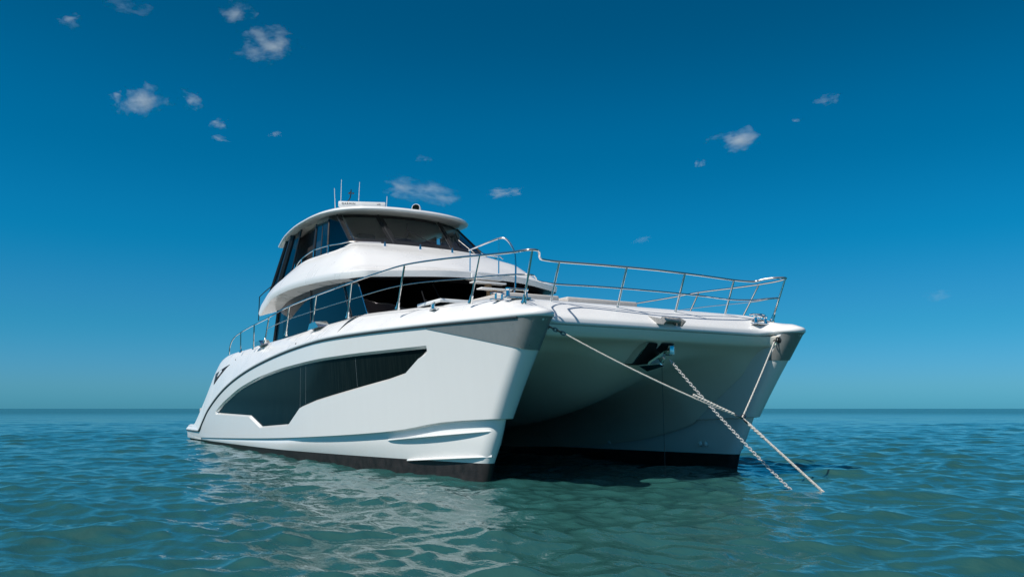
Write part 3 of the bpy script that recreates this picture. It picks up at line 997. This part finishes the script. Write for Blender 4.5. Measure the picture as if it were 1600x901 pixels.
# --- skylounge ------------------------------------------------------------
gb = [(-1.93, 8.46, 5.17), (-1.6, 8.35, 5.18), (-1.25, 8.26, 5.18), (-.85, 8.19, 5.18), (-.4, 8.14, 5.18), (0, 8.13, 5.18)]
gt = [(-1.80, 10.02, 6.23), (-1.5, 9.73, 6.22), (-1.2, 9.50, 6.21), (-.89, 9.36, 6.20), (-.4, 9.23, 6.20), (0, 9.19, 6.20)]
b_, t_ = sym(cr(gb, 6)), sym(cr(gt, 6))
nfull = len(b_)
kB = 18; kC = nfull - 1 - 18
def pane(bot, top, m_, inset=.035, lab=None, name='windscreen_pane', band=(.14, .93)):
    # a black border frame plus the clear pane inside it
    rows = strip(bot, top, 9)
    return part(name, face(recalc(grid_mesh(rows)), (0, -1, 0)), m_, label=lab)
for (i0, i1) in ((0, kB), (kB, kC), (kC, nfull - 1)):
    bb, tt = b_[i0:i1 + 1], t_[i0:i1 + 1]
    wp = pane(bb, tt, M['screen'])
    # painted border: strips a few mm proud along the four sides
    nrm_ = (bb[-1] - bb[0]).cross(tt[0] - bb[0]).normalized()
    if nrm_.y > 0: nrm_ = -nrm_
    def pt(u, v):
        k = u * (len(bb) - 1); k0_ = int(min(k, len(bb) - 2)); f_ = k - k0_
        return bb[k0_].lerp(bb[k0_ + 1], f_).lerp(tt[k0_].lerp(tt[k0_ + 1], f_), v) + nrm_ * .006
    us = list(np.linspace(0, 1, 13))
    eu = .085 if i0 != kB else .055
    for (u0, u1, v0, v1) in ((0, 1, 0, .17), (0, 1, .90, 1), (0, eu, .17, .90), (1 - eu, 1, .17, .90)):
        rows = [[pt(u0 + (u1 - u0) * u, v0 + (v1 - v0) * v) for u in us] for v in (0, .5, 1)]
        part('windscreen_border', recalc(grid_mesh(rows)), M['black'], wp)
for k in (0, kB, kC, nfull - 1):
    part('windscreen_pillar', MB().tube([b_[k] + Vector((0, -.012, 0)), t_[k] + Vector((0, -.012, 0))], .03, 6).mesh(), M['black'])
for k, dx in ((2, 0), (kC - 1, -.02)):
    part('glass_edge_trim', MB().tube([b_[k] + Vector((dx, -.02, 0)), t_[k] + Vector((dx, -.02, 0))], .009, 6).mesh(), M['steel'])
# sides
def quad(a, b, c, d, nu=6, nv=6):
    a, b, c, d = map(Vector, (a, b, c, d))
    return [[a.lerp(b, u).lerp(d.lerp(c, u), v) for u in np.linspace(0, 1, nu)] for v in np.linspace(0, 1, nv)]
for sgn in (-1, 1):
    X = lambda p: (-sgn * p[0], p[1], p[2])
    # front quarter glass
    part('quarter_window', face(recalc(grid_mesh(quad(X((-1.93, 8.46, 5.17)), X((-2.02, 10.05, 4.95)), X((-1.90, 10.40, 6.27)), X((-1.80, 10.02, 6.24))))), (sgn, 0, 0)), M['glass'])
    # sliding window with frame
    so = part('sliding_window', face(recalc(grid_mesh(quad(X((-2.02, 10.08, 4.95)), X((-2.06, 11.25, 4.92)), X((-1.93, 11.35, 6.33)), X((-1.90, 10.43, 6.27))))), (sgn, 0, 0)), M['screen'])
    for (p, q, r) in (((-2.02, 10.06, 4.95), (-1.90, 10.37, 6.17), .035), ((-2.04, 10.6, 4.93), (-1.915, 10.85, 6.2), .02), ((-2.06, 11.25, 4.92), (-1.93, 11.35, 6.22), .045), ((-1.90, 10.37, 6.12), (-1.93, 11.35, 6.17), .04)):
        part('window_frame', MB().tube([X(p), X(q)], r, 6).mesh(), M['black'], so)
    # dark entrance recess
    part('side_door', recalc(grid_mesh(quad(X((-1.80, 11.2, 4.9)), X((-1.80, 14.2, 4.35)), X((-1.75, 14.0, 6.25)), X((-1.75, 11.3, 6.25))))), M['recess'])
    # aft wing glass
    wg = part('wing_window', face(recalc(grid_mesh(quad(X((-2.22, 12.95, 4.78)), X((-2.42, 14.6, 4.40)), X((-2.02, 14.1, 6.22)), X((-1.98, 12.75, 6.33))))), (sgn, 0, 0)), M['glass'])
    for (p, q, r) in (((-2.22, 12.95, 4.75), (-1.98, 12.75, 6.33), .03), ((-2.42, 14.6, 4.38), (-2.02, 14.1, 6.24), .05), ((-2.33, 13.9, 4.55), (-2.0, 13.55, 6.28), .09)):
        part('window_frame', MB().tube([X(p), X(q)], r, 6).mesh(), M['black'], wg)
    part('wing_side_panel', face(recalc(grid_mesh(quad(X((-2.40, 14.0, 4.2)), X((-2.36, 15.3, 4.0)), X((-2.12, 14.35, 5.5)), X((-2.25, 13.9, 5.5))))), (sgn, 0, 0)), M['glass'])
# roof
E = [(-2.12, 14.8, 6.14), (-2.19, 13.9, 6.29), (-2.20, 12.8, 6.38), (-2.18, 11.6, 6.38), (-2.15, 10.8, 6.35), (-2.08, 10.15, 6.31), (-1.93, 9.55, 6.27), (-1.60, 9.08, 6.25), (-1.12, 8.79, 6.24), (-.6, 8.65, 6.24), (0, 8.60, 6.24)]
ec = sym(cr(E, 8))
cen = Vector((0, 11.6, 0))
def inset(c, d, dz):
    out = []
    for p in c:
        v = Vector((p.x * .9, (p.y - 11.6) * .9, 0)); v.normalize()
        out.append(Vector((p.x - v.x * d, p.y - v.y * d, p.z + dz)))
    return out
rows = [inset(ec, .34, -.02), inset(ec, .12, -.04), inset(ec, .03, -.03), inset(ec, .004, -.01), inset(ec, 0, .015), inset(ec, .035, .05), inset(ec, .10, .085), inset(ec, .22, .12), inset(ec, .45, .15), inset(ec, .8, .18)]
top = []
def capgrid(c, dz=0):
    n = len(c); rr_ = []
    for k in range(n // 2 + 1):
        a, b = c[k], c[n - 1 - k]
        rr_.append([a.lerp(b, t) + Vector((0, 0, dz * 4 * t * (1 - t))) for t in np.linspace(0, 1, 9)])
    return rr_
part('hardtop_roof', recalc(grid_mesh(rows)), M['white'], angle=60)
part('hardtop_top', recalc(grid_mesh(capgrid(rows[-1], .03))), M['white'], angle=60)
part('hardtop_underside', recalc(grid_mesh(capgrid(rows[0], .0))), M['ceiling'], angle=60)
# aft edge of the roof
rows2 = [[r[0], r[-1]] for r in rows]
part('hardtop_end', recalc(grid_mesh([[r[0].lerp(r[-1], t) for t in np.linspace(0, 1, 7)] for r in rows])), M['white'])
# things seen through the skylounge screen
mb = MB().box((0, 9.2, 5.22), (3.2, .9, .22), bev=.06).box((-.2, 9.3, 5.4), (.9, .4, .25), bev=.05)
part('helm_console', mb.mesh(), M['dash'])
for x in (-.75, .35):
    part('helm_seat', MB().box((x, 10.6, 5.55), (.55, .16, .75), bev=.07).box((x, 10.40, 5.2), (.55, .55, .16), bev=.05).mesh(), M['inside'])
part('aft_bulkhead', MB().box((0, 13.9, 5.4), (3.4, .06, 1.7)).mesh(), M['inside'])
# wipers
def wiper(base, tip, pv):
    mb = MB().tube([base, tip], .012, 6)
    w = part('wiper_arm', mb.mesh(), M['black'])
    d = (Vector(tip) - Vector(base)).normalized()
    s_ = Vector(pv)
    part('wiper_blade', MB().tube([Vector(tip) - s_ * .38, Vector(tip) + s_ * .38], .014, 6).mesh(), M['black'], w)
wiper((.42, 8.05, 5.20), (-.35, 8.62, 5.72), (.25, .62, .6))
wiper((1.45, 8.22, 5.2), (1.2, 8.75, 5.65), (.1, .62, .6))
wiper((-.6, 4.60, 2.92), (-1.4, 5.12, 3.42), (.1, .62, .6))

# --- handrails ------------------------------------------------------------
def mx(pts): return [(-p[0], p[1], p[2]) for p in pts]
side_top = [(-3.44, 14.90, 2.70), (-3.45, 14.80, 2.93), (-3.455, 14.45, 3.12), (-3.46, 13.710, 3.227), (-3.47, 12.246, 3.311), (-3.48, 10.380, 3.370), (-3.48, 8.509, 3.463), (-3.47, 6.259, 3.490), (-3.42, 4.073, 3.502), (-3.395, 2.732, 3.495), (-3.33, 1.664, 3.490), (-3.17, .537, 3.429), (-2.95, -.35, 3.370), (-2.77, -.95, 3.337), (-2.69, -1.19, 3.335), (-2.62, -1.29, 3.335), (-2.53, -1.30, 3.335), (-2.44, -1.22, 3.335), (-2.36, -1.10, 3.33), (-2.31, -1.02, 3.318), (-2.26, -.96, 3.30), (-2.18, -.90, 3.292), (-1.83, -.83, 3.30), (-1.2, -.88, 3.305), (-.6, -.93, 3.305), (0, -.95, 3.307)]
side_mid = [(-3.46, 10.25, 3.118), (-3.455, 8.41, 3.174), (-3.44, 6.368, 3.182), (-3.40, 4.214, 3.180), (-3.30, 1.859, 3.170), (-2.93, -.108, 3.061), (-2.70, -.83, 3.03), (-2.60, -1.10, 3.0), (-2.50, -1.14, 2.995), (-2.36, -1.0, 2.985), (-2.22, -.84, 2.975), (-1.83, -.70, 2.975), (-1.2, -.76, 2.98), (-.6, -.81, 2.98), (0, -.83, 2.98)]
posts = [((-3.42, 13.453, 2.68), (-3.46, 13.38, 3.239)), ((-3.42, 11.9, 2.68), (-3.47, 11.726, 3.311)), ((-3.42, 10.689, 2.78), (-3.48, 10.122, 3.379)), ((-3.42, 8.674, 2.82), (-3.48, 8.23, 3.46)), ((-3.42, 6.541, 2.85), (-3.47, 6.167, 3.486)), ((-3.37, 4.388, 2.84), (-3.42, 4.073, 3.502)), ((-3.26, 2.109, 2.79), (-3.33, 1.664, 3.49)), ((-2.88, .09, 2.70), (-2.95, -.35, 3.37)), ((-2.56, -.98, 2.60), (-2.60, -1.29, 3.335))]
fposts = [((x_ * 1.0, y0_, 2.58), (x_, y1_, 3.303)) for x_, y0_, y1_ in ((-1.83, -.52, -.83), (-.61, -.62, -.93), (.61, -.62, -.93), (1.83, -.52, -.83))]
rail = part('bow_rail', MB().tube(cr(side_top, 5) + [Vector((-p.x, p.y, p.z)) for p in cr(side_top, 5)[::-1][1:]], .018, 8).mesh(), M['steel'])
tmid = cr(side_mid, 5)
part('mid_rail', MB().tube(tmid[:26] , .008, 6).mesh(), M['steel'], rail)
part('mid_rail', MB().tube([Vector((-p.x, p.y, p.z)) for p in tmid[:26]], .008, 6).mesh(), M['steel'], rail)
part('mid_rail', MB().tube(tmid[25:] + [Vector((-p.x, p.y, p.z)) for p in tmid[25:][::-1][1:]], .013, 8).mesh(), M['steel'], rail)
for (a, b) in posts + [(mx([a])[0], mx([b])[0]) for a, b in posts] + fposts:
    a, b = Vector(a), Vector(b)
    d = (b - a).normalized()
    mb = MB().tube([a, a.lerp(b, .14), a.lerp(b, .6), b], .017, 8)
    po = part('rail_post', mb.mesh(), M['steel'], rail)
    # foot socket shares the post's mesh colour but flares at the deck
    part_ = MB().lathe([(.045, 0), (.045, .02), (.03, .05), (.027, .13)], a, 12, d)
    part('post_foot', part_.mesh(), M['steel'], rail)
# flybridge side rail
fl = [(-2.36, 12.05, 4.86), (-2.36, 11.75, 5.06), (-2.355, 11.3, 5.18), (-2.35, 10.215, 5.25), (-2.30, 9.119, 5.20), (-2.22, 8.5, 5.15), (-2.1, 8.2, 5.15), (-1.8, 7.95, 5.14), (-1.4, 7.75, 5.13)]
for sgn in (1, -1):
    g = (lambda pts: pts) if sgn == 1 else mx
    fr_ = part('flybridge_rail', MB().tube(cr(g(fl), 5), .018, 8).mesh(), M['steel'])
    for k in (1, 2, 3, 4):
        q = Vector(g([fl[k]])[0])
        part('rail_post', MB().tube([q + Vector((0, 0, -.32)), q], .014, 6).mesh(), M['steel'], fr_)
# aft cockpit rail just seen behind the wing glass
ar = [(-2.45, 14.6, 4.3), (-2.45, 14.9, 4.72), (-2.45, 15.6, 4.70), (-2.45, 15.6, 4.05)]
for sgn in (1, -1):
    g = (lambda pts: pts) if sgn == 1 else mx
    q = g([(-2.40, 14.3, 4.80), (-2.42, 15.0, 4.72), (-2.44, 15.62, 4.62), (-2.44, 15.62, 3.85)])
    part('aft_rail', MB().tube(q, .016, 8).mesh(), M['dark_steel'])
    q = g([(-2.42, 14.6, 4.15), (-2.44, 15.62, 4.05)])
    part('aft_rail', MB().tube(q, .012, 8).mesh(), M['dark_steel'])
# little chrome lights on the coaming
for (x, y) in ((-.35, 7.85), (.55, 7.85), (-1.25, 7.98)):
    part('coaming_stud', MB().lathe([(.03, 0), (.03, .04), (.02, .12), (.012, .15)], (x, y - .1, 5.04), 10).mesh(), M['steel'])
# ladder from the foredeck up over the cowl with its bent hoop
hoop = [(-.35, 5.6, 4.66), (-.1, 5.2, 4.78), (.25, 4.85, 4.93), (.36, 4.72, 4.90), (.42, 4.6, 4.72), (.47, 4.55, 4.35), (.46, 4.5, 3.95), (.44, 4.48, 3.66), (.34, 4.45, 3.54)]
hb = part('ladder_hoop', MB().tube(cr([(.0, 5.75, 4.74), (.25, 5.3, 4.87), (.42, 5.0, 4.94), (.52, 4.85, 4.88), (.62, 4.72, 4.62), (.63, 4.66, 4.3), (.60, 4.62, 3.9), (.56, 4.6, 3.68), (.45, 4.58, 3.55)], 6), .021, 8).mesh(), M['steel'])
part('rail_post', MB().tube([(.40, 5.03, 4.12), (.40, 5.03, 4.93)], .016, 8).mesh(), M['steel'], hb)
part('rail_post', MB().tube([(.02, 5.72, 4.2), (.02, 5.72, 4.73)], .014, 8).mesh(), M['steel'], hb)
part('rail_post', MB().tube([(.02, 5.72, 4.66), (.3, 5.55, 4.62), (.62, 5.35, 4.58), (.66, 5.3, 4.52)], .012, 8).mesh(), M['steel'], hb)
lad = part('ladder', MB().box((-.05, 4.66, 3.40), (.10, .10, .72), bev=.02).mesh(), M['teak'])
for z, y, x, w in ((3.80, 4.58, -.12, .80), (3.645, 4.42, -.05, .76)):
    part('ladder_tread', MB().box((x, y, z), (w, .26, .035), bev=.015).mesh(), M['white'], lad)
    part('tread_bracket', MB().box((x + .02, y + .05, z - .08), (.10, .14, .12), bev=.015).mesh(), M['teak'], lad)
part('step_riser', MB().box((-.02, 4.95, 3.985), (.78, .3, .14), bev=.02).mesh(), M['white'])

# --- foredeck fittings ------------------------------------------------------------
def on_deck(x, y, h=0): return Vector((x, y, deck_z(x, y) + h))
def cleat(x, y, rot, parent=None):
    c = on_deck(x, y)
    mb = MB()
    Rm = Matrix.Rotation(rot, 3, 'Z')
    def T(p): return Rm @ Vector(p) + c
    mb.tube([T((-.16, 0, .10)), T((-.10, 0, .115)), T((.10, 0, .115)), T((.16, 0, .10))], .016, 8)
    mb.tube([T((-.06, 0, 0)), T((-.06, 0, .11))], .018, 8).tube([T((.06, 0, 0)), T((.06, 0, .11))], .018, 8)
    mb.box(T((0, 0, .012)), (.30, .09, .024), rot=Rm, bev=.008)
    return part('mooring_cleat', mb.mesh(), M['steel'])
cleat(-2.62, -.35, R(8)); cleat(2.35, -.85, R(-10)); cleat(-3.0, 1.2, R(75))
def fairlead(x, y, rot):
    c = on_deck(x, y); Rm = Matrix.Rotation(rot, 3, 'Z')
    mb = MB().box(c + Vector((0, 0, .015)), (.42, .14, .03), rot=Rm, bev=.01)
    for s_ in (-.15, .15):
        mb.lathe([(.035, 0), (.03, .03), (.025, .10), (.04, .12), (.04, .14)], c + Rm @ Vector((s_, 0, .02)), 12)
    mb.tube([c + Rm @ Vector((-.17, 0, .15)), c + Rm @ Vector((.17, 0, .15))], .018, 8)
    return part('roller_fairlead', mb.mesh(), M['steel'])
fairlead(-2.45, -.60, R(-5)); fairlead(2.28, -.98, R(10))
# low hatch surround on the starboard side deck
mb = MB()
hz = deck_z(-2.4, 1.6) - .01
mb.box((-2.40, 1.17, hz + .03), (1.0, .05, .06), bev=.015).box((-2.40, 2.07, hz + .03), (1.0, .05, .06), bev=.015).box((-2.88, 1.62, hz + .03), (.05, .86, .06), bev=.015).box((-1.92, 1.62, hz + .03), (.05, .86, .06), bev=.015)
part('hatch_coaming', mb.mesh(), M['white'])
part('hatch_lid', MB().box((-2.40, 1.62, hz + .02), (.90, .84, .05), bev=.015).mesh(), M['hull_glass'])
# anchor roller on the fore edge
mb = MB()
mb.prism([(-.20, -.70, 2.60), (-.20, -1.28, 2.47), (-.20, -1.36, 2.43), (-.20, -1.30, 2.38), (-.20, -.8, 2.47)], (.02, 0, 0))
mb.prism([(.16, -.70, 2.60), (.16, -1.28, 2.50), (.16, -1.40, 2.44), (.16, -1.30, 2.36), (.16, -.8, 2.47)], (.02, 0, 0))
mb.lathe([(.05, 0), (.03, .1), (.03, .24), (.05, .34)], (-.18, -1.26, 2.46), 14, (1, 0, 0))
mb.box((0, -.95, 2.50), (.36, .5, .02), rot=Matrix.Rotation(R(14), 3, 'X'))
part('bow_roller', mb.mesh(), M['roller_steel'])
# anchor pocket in the nacelle, a stainless lined box
pk = part('anchor_pocket', MB().prism([(-.25, -.58, 1.79), (-.25, -.97, 2.11), (-.25, -.25, 2.11), (-.25, -.2, 1.79)], (.50, 0, 0)).mesh(), M['recess'])
for x_ in (-.28, .25):
    part('pocket_cheek', MB().prism([(x_, -.60, 1.80), (x_, -1.0, 2.12), (x_, -.3, 2.12), (x_, -.2, 1.80)], (.03, 0, 0)).mesh(), M['steel'], pk)
# eyes for the bridle on the two bows
for sgn in (-1, 1):
    c = Vector((sgn * 2.385, -1.28, 2.25))
    mb = MB().lathe([(.06, 0), (.06, .012), (.03, .02)], c, 16, (-sgn, 0, 0))
    ring = [c + Vector((-sgn * (.035 + .035 * math.cos(a)), 0, .04 * math.sin(a))) for a in np.linspace(0, 2 * math.pi, 14)[:-1]]
    mb.tube(ring, .012, 6, closed=True)
    part('bow_eye', mb.mesh(), M['dark_steel'])

# --- roof gear ------------------------------------------------------------
ZRF = 6.60
def roof_z(x, y): return 6.50 + .14 * (1 - (x / 2.2) ** 2)
def antenna(x, y, z0, z1, r=.012, lean=0):
    a = part('whip_antenna', MB().tube([(x, y, z0), (x + lean, y, z1)], r, 6, r2=r * .6).mesh(), M['plastic'])
    part('antenna_base', MB().lathe([(.03, 0), (.03, .06), (.015, .10)], (x, y, z0), 10).mesh(), M['plastic'], a)
antenna(-1.53, 11, 6.55, 7.24, lean=-.05); antenna(-1.38, 11.0, 6.60, 7.52); antenna(-.86, 11.0, 6.62, 7.52, lean=.02); antenna(-.01, 11, 6.62, 7.21, lean=.015)
# radar: the open array stands square to the viewer
rang = R(-24)
Rm = Matrix.Rotation(rang, 3, 'Z')
rc = Vector((-.93, 10.5, 0))
rd = part('radar', MB().lathe([(.16, 0), (.16, .05), (.12, .13), (.09, .17)], rc + Vector((0, 0, 6.52)), 20).mesh(), M['plastic'])
part('radar_array', MB().box(rc + Vector((0, 0, 6.735)), (1.30, .12, .155), rot=Rm, bev=.02).mesh(), M['plastic'], rd)
def lettering(txt, size, loc, rot, parent, name='lettering', m_='letter', spacing=1.0):
    cu = bpy.data.curves.new(name, 'FONT'); cu.body = txt; cu.size = size; cu.extrude = .002; cu.align_y = 'CENTER'
    cu.space_character = spacing
    to = bpy.data.objects.new('tmp_text', cu); COL.objects.link(to)
    bpy.context.view_layer.update()
    me = bpy.data.meshes.new_from_object(to.evaluated_get(bpy.context.evaluated_depsgraph_get()))
    bpy.data.objects.remove(to)
    me.transform(Matrix.Translation(loc) @ rot.to_4x4() @ Matrix.Rotation(R(90), 4, 'X'))
    me.materials.clear()
    return part(name, me, M[m_], parent)
fx_ = lambda u: rc + Rm @ Vector((u, -.0625, 0)) + Vector((0, 0, 6.74))
lettering('GARMIN', .085, fx_(-.56), Rm, rd, spacing=1.25)
lettering('xHD', .05, fx_(.42), Rm, rd)
# wind sensor on its stalk
ws = part('wind_sensor', MB().tube([(-1.29, 11, 6.6), (-1.29, 11, 6.86)], .045, 10).mesh(), M['plastic'])
part('sensor_arm', MB().tube(cr([(-1.27, 11, 6.80), (-1.2, 11, 6.88), (-1.12, 11, 7.0), (-1.09, 11, 7.14)], 5), .016, 6).mesh(), M['black'], ws)
mb = MB().tube([(-1.09, 11, 7.12), (-1.09, 11, 7.27)], .014, 6)
for a in (0, 2.1, 4.2):
    mb.lathe([(.008, 0), (.035, .02), (.02, .045)], (-1.09 + .065 * math.cos(a), 11 + .065 * math.sin(a), 7.14), 8)
    mb.tube([(-1.09, 11, 7.16), (-1.09 + .065 * math.cos(a), 11 + .065 * math.sin(a), 7.16)], .007, 5)
part('wind_cups', mb.mesh(), M['black'], ws)
# searchlight
sl = part('searchlight', MB().lathe([(.10, 0), (.10, .07), (.06, .12), (.05, .15)], (.60, 10.2, 6.50), 16).mesh(), M['plastic'])
mb = MB().lathe([(.02, -.13), (.09, -.11), (.125, -.04), (.13, .06), (.12, .10)], (.60, 10.2, 6.74), 18, (-.6, -.78, .1))
part('lamp_head', mb.mesh(), M['plastic'], sl)
part('lamp_lens', MB().lathe([(.105, 0), (.10, .012), (.05, .02)], Vector((.60, 10.2, 6.74)) + Vector((-.6, -.78, .1)).normalized() * .101, 18, (-.6, -.78, .1)).mesh(), M['hull_glass'], sl)
for (x, y) in ((.02, 10.8), (1.2, 10.3)):
    part('dome_receiver', MB().lathe([(.13, 0), (.13, .03), (.09, .06), (.02, .07)], (x + .08, y, roof_z(x, y) + .01), 16).mesh(), M['cushion'])

# ================================================================== LOOSE THINGS
def deck_pad(name, x0, x1, y0, y1, h, label, cat, group):
    zc = deck_z((x0 + x1) / 2, (y0 + y1) / 2) + .085
    mb = MB().box(((x0 + x1) / 2, (y0 + y1) / 2, zc + h / 2), (x1 - x0, y1 - y0, h), bev=.03, bseg=3)
    o = mb.build(name, M['cushion'])
    return tag(o, label, cat, group)
deck_pad('sun_pad', -1.75, -.62, 1.0, 2.9, .12, 'pale padded sun cushion on the foredeck, nearest the hull with the window', 'cushion', 'sun cushions on the foredeck')
deck_pad('sun_pad', -.45, 1.15, 1.0, 2.9, .12, 'pale padded sun cushion in the middle of the foredeck behind the bow rail', 'cushion', 'sun cushions on the foredeck')
# anchor in its pocket
an = empty('anchor', (0, -1.0, 1.9))
def child(o, par):
    o.parent = par; o.matrix_parent_inverse = Matrix.Translation(par.location).inverted(); return o
mb = MB().box((.02, -.86, 1.97), (.05, .10, .42), rot=Matrix.Rotation(R(-50), 3, 'X'), bev=.01)
child(mb.build('shank', M['steel']), an)
mb = MB().prism([(-.12, -.82, 1.82), (.0, -1.06, 1.98), (.18, -.95, 2.02), (.20, -.75, 1.80)], (0, .03, -.05))
mb.prism([(-.16, -.62, 1.78), (-.02, -.98, 1.80), (.06, -.98, 1.77), (.03, -.6, 1.70)], (0, 0, -.02))
child(mb.build('fluke', M['steel']), an)
mb = MB().box((.16, -1.02, 2.0), (.10, .12, .16), bev=.02)
child(mb.build('swivel', M['steel']), an)
tag(an, 'stainless anchor stowed in the dark pocket between the two bows', 'anchor')
# chain: every link alternately turned, one mesh thing
def chain(a, b, sag, pitch, rl, rw, rt):
    a, b = Vector(a), Vector(b)
    n = int((b - a).length / pitch)
    mb = MB()
    for i in range(n + 1):
        t = i / n
        c = a.lerp(b, t) + Vector((0, 0, -sag * 4 * t * (1 - t)))
        t2 = min(1, t + .01); t1 = max(0, t - .01)
        d = ((a.lerp(b, t2) + Vector((0, 0, -sag * 4 * t2 * (1 - t2)))) - (a.lerp(b, t1) + Vector((0, 0, -sag * 4 * t1 * (1 - t1))))).normalized()
        u = d.cross(Vector((0, 0, 1))).normalized(); v = d.cross(u)
        if i % 2: u, v = v, u
        ring = []
        for k in range(10):
            an_ = 2 * math.pi * k / 10
            ring.append(c + d * rl * math.cos(an_) + u * rw * math.sin(an_))
        mb.tube(ring, rt, 5, closed=True)
    return mb
co = chain((.14, -1.06, 1.83), (.56, -3.03, -.06), .05, .046, .033, .019, .0068).build('anchor_chain', M['chain'])
tag(co, 'galvanised anchor chain running down from the anchor into the sea', 'chain')
# bridle
def rope_pts(a, b, sag, n=14):
    a, b = Vector(a), Vector(b)
    return [a.lerp(b, i / n) + Vector((0, 0, -sag * 4 * (i / n) * (1 - i / n))) for i in range(n + 1)]
def laid_rope(pts, r, turns_per_m=16, strands=3):
    """three twisted strands"""
    P_ = resample(pts, max(20, int(sum((b - a).length for a, b in zip(pts, pts[1:])) * 90)))
    mb = MB(); tot = 0
    for s_ in range(strands):
        path = []; tot = 0
        for i, p in enumerate(P_):
            if i: tot += (P_[i] - P_[i - 1]).length
            d = (P_[min(i + 1, len(P_) - 1)] - P_[max(i - 1, 0)]).normalized()
            u = d.cross(Vector((0, 0, 1))).normalized(); v = d.cross(u)
            a = 2 * math.pi * (tot * turns_per_m + s_ / strands)
            path.append(p + (u * math.cos(a) + v * math.sin(a)) * r * .5)
        mb.tube(path, r * .56, 5)
    return mb
KN = Vector((0.0, -2.69, .945))
br = empty('mooring_bridle', KN)
e1, e2 = Vector((-2.33, -1.32, 2.235)), Vector((2.33, -1.24, 2.24))
d1 = (KN - e1).normalized(); d2 = (KN - e2).normalized()
child(laid_rope(rope_pts(e1 + d1 * .26, KN, .05), .014).build('rope_leg', M['rope']), br)
child(laid_rope(rope_pts(e2 + d2 * .08, KN, .02), .014).build('rope_leg', M['rope']), br)
child(laid_rope(rope_pts(KN, (.505, -3.63, -.04), 0), .019).build('rope_leg', M['rope']), br)
# whipping, splice and shackles
for e, d, l in ((e1, d1, .36), (e2, d2, .10)):
    mb = MB()
    for i in range(int(l / .075)):
        c = e + d * (.03 + .06 * i)
        u = d.cross(Vector((0, 0, 1))).normalized(); v = d.cross(u)
        if i % 2: u = v
        mb.tube([c + d * .040 * math.cos(a) + u * .022 * math.sin(a) for a in np.linspace(0, 2 * math.pi, 11)[:-1]], .011, 5, closed=True)
    child(mb.build('shackle', M['dark_steel']), br)
mb = MB()
for dd in (-d1, -d2, Vector((.505, -.94, -.98)).normalized()):
    c = KN + dd * .05
    u = dd.cross(Vector((0, 0, 1))).normalized()
    mb.tube([c + dd * .055 * math.cos(a) + u * .035 * math.sin(a) for a in np.linspace(0, 2 * math.pi, 11)[:-1]], .013, 5, closed=True)
child(mb.build('shackle', M['dark_steel']), br)
child(laid_rope(rope_pts(KN - d1 * .12, KN - d1 * .75, 0, 6), .022, 22).build('splice', M['rope']), br)
child(laid_rope(rope_pts(KN + Vector((.505, -.94, -.98)).normalized() * .1, KN + Vector((.505, -.94, -.98)).normalized() * .4, 0, 6), .025, 22).build('splice', M['rope']), br)
tag(br, 'white three legged rope bridle tied between both bows and running into the sea', 'rope')
ct = MB().tube([(.02, -.98, 1.76), (.03, -.98, -.05)], .004, 5).build('trip_line', M['black'])
tag(ct, 'thin dark line hanging straight down from the anchor to the water', 'line')
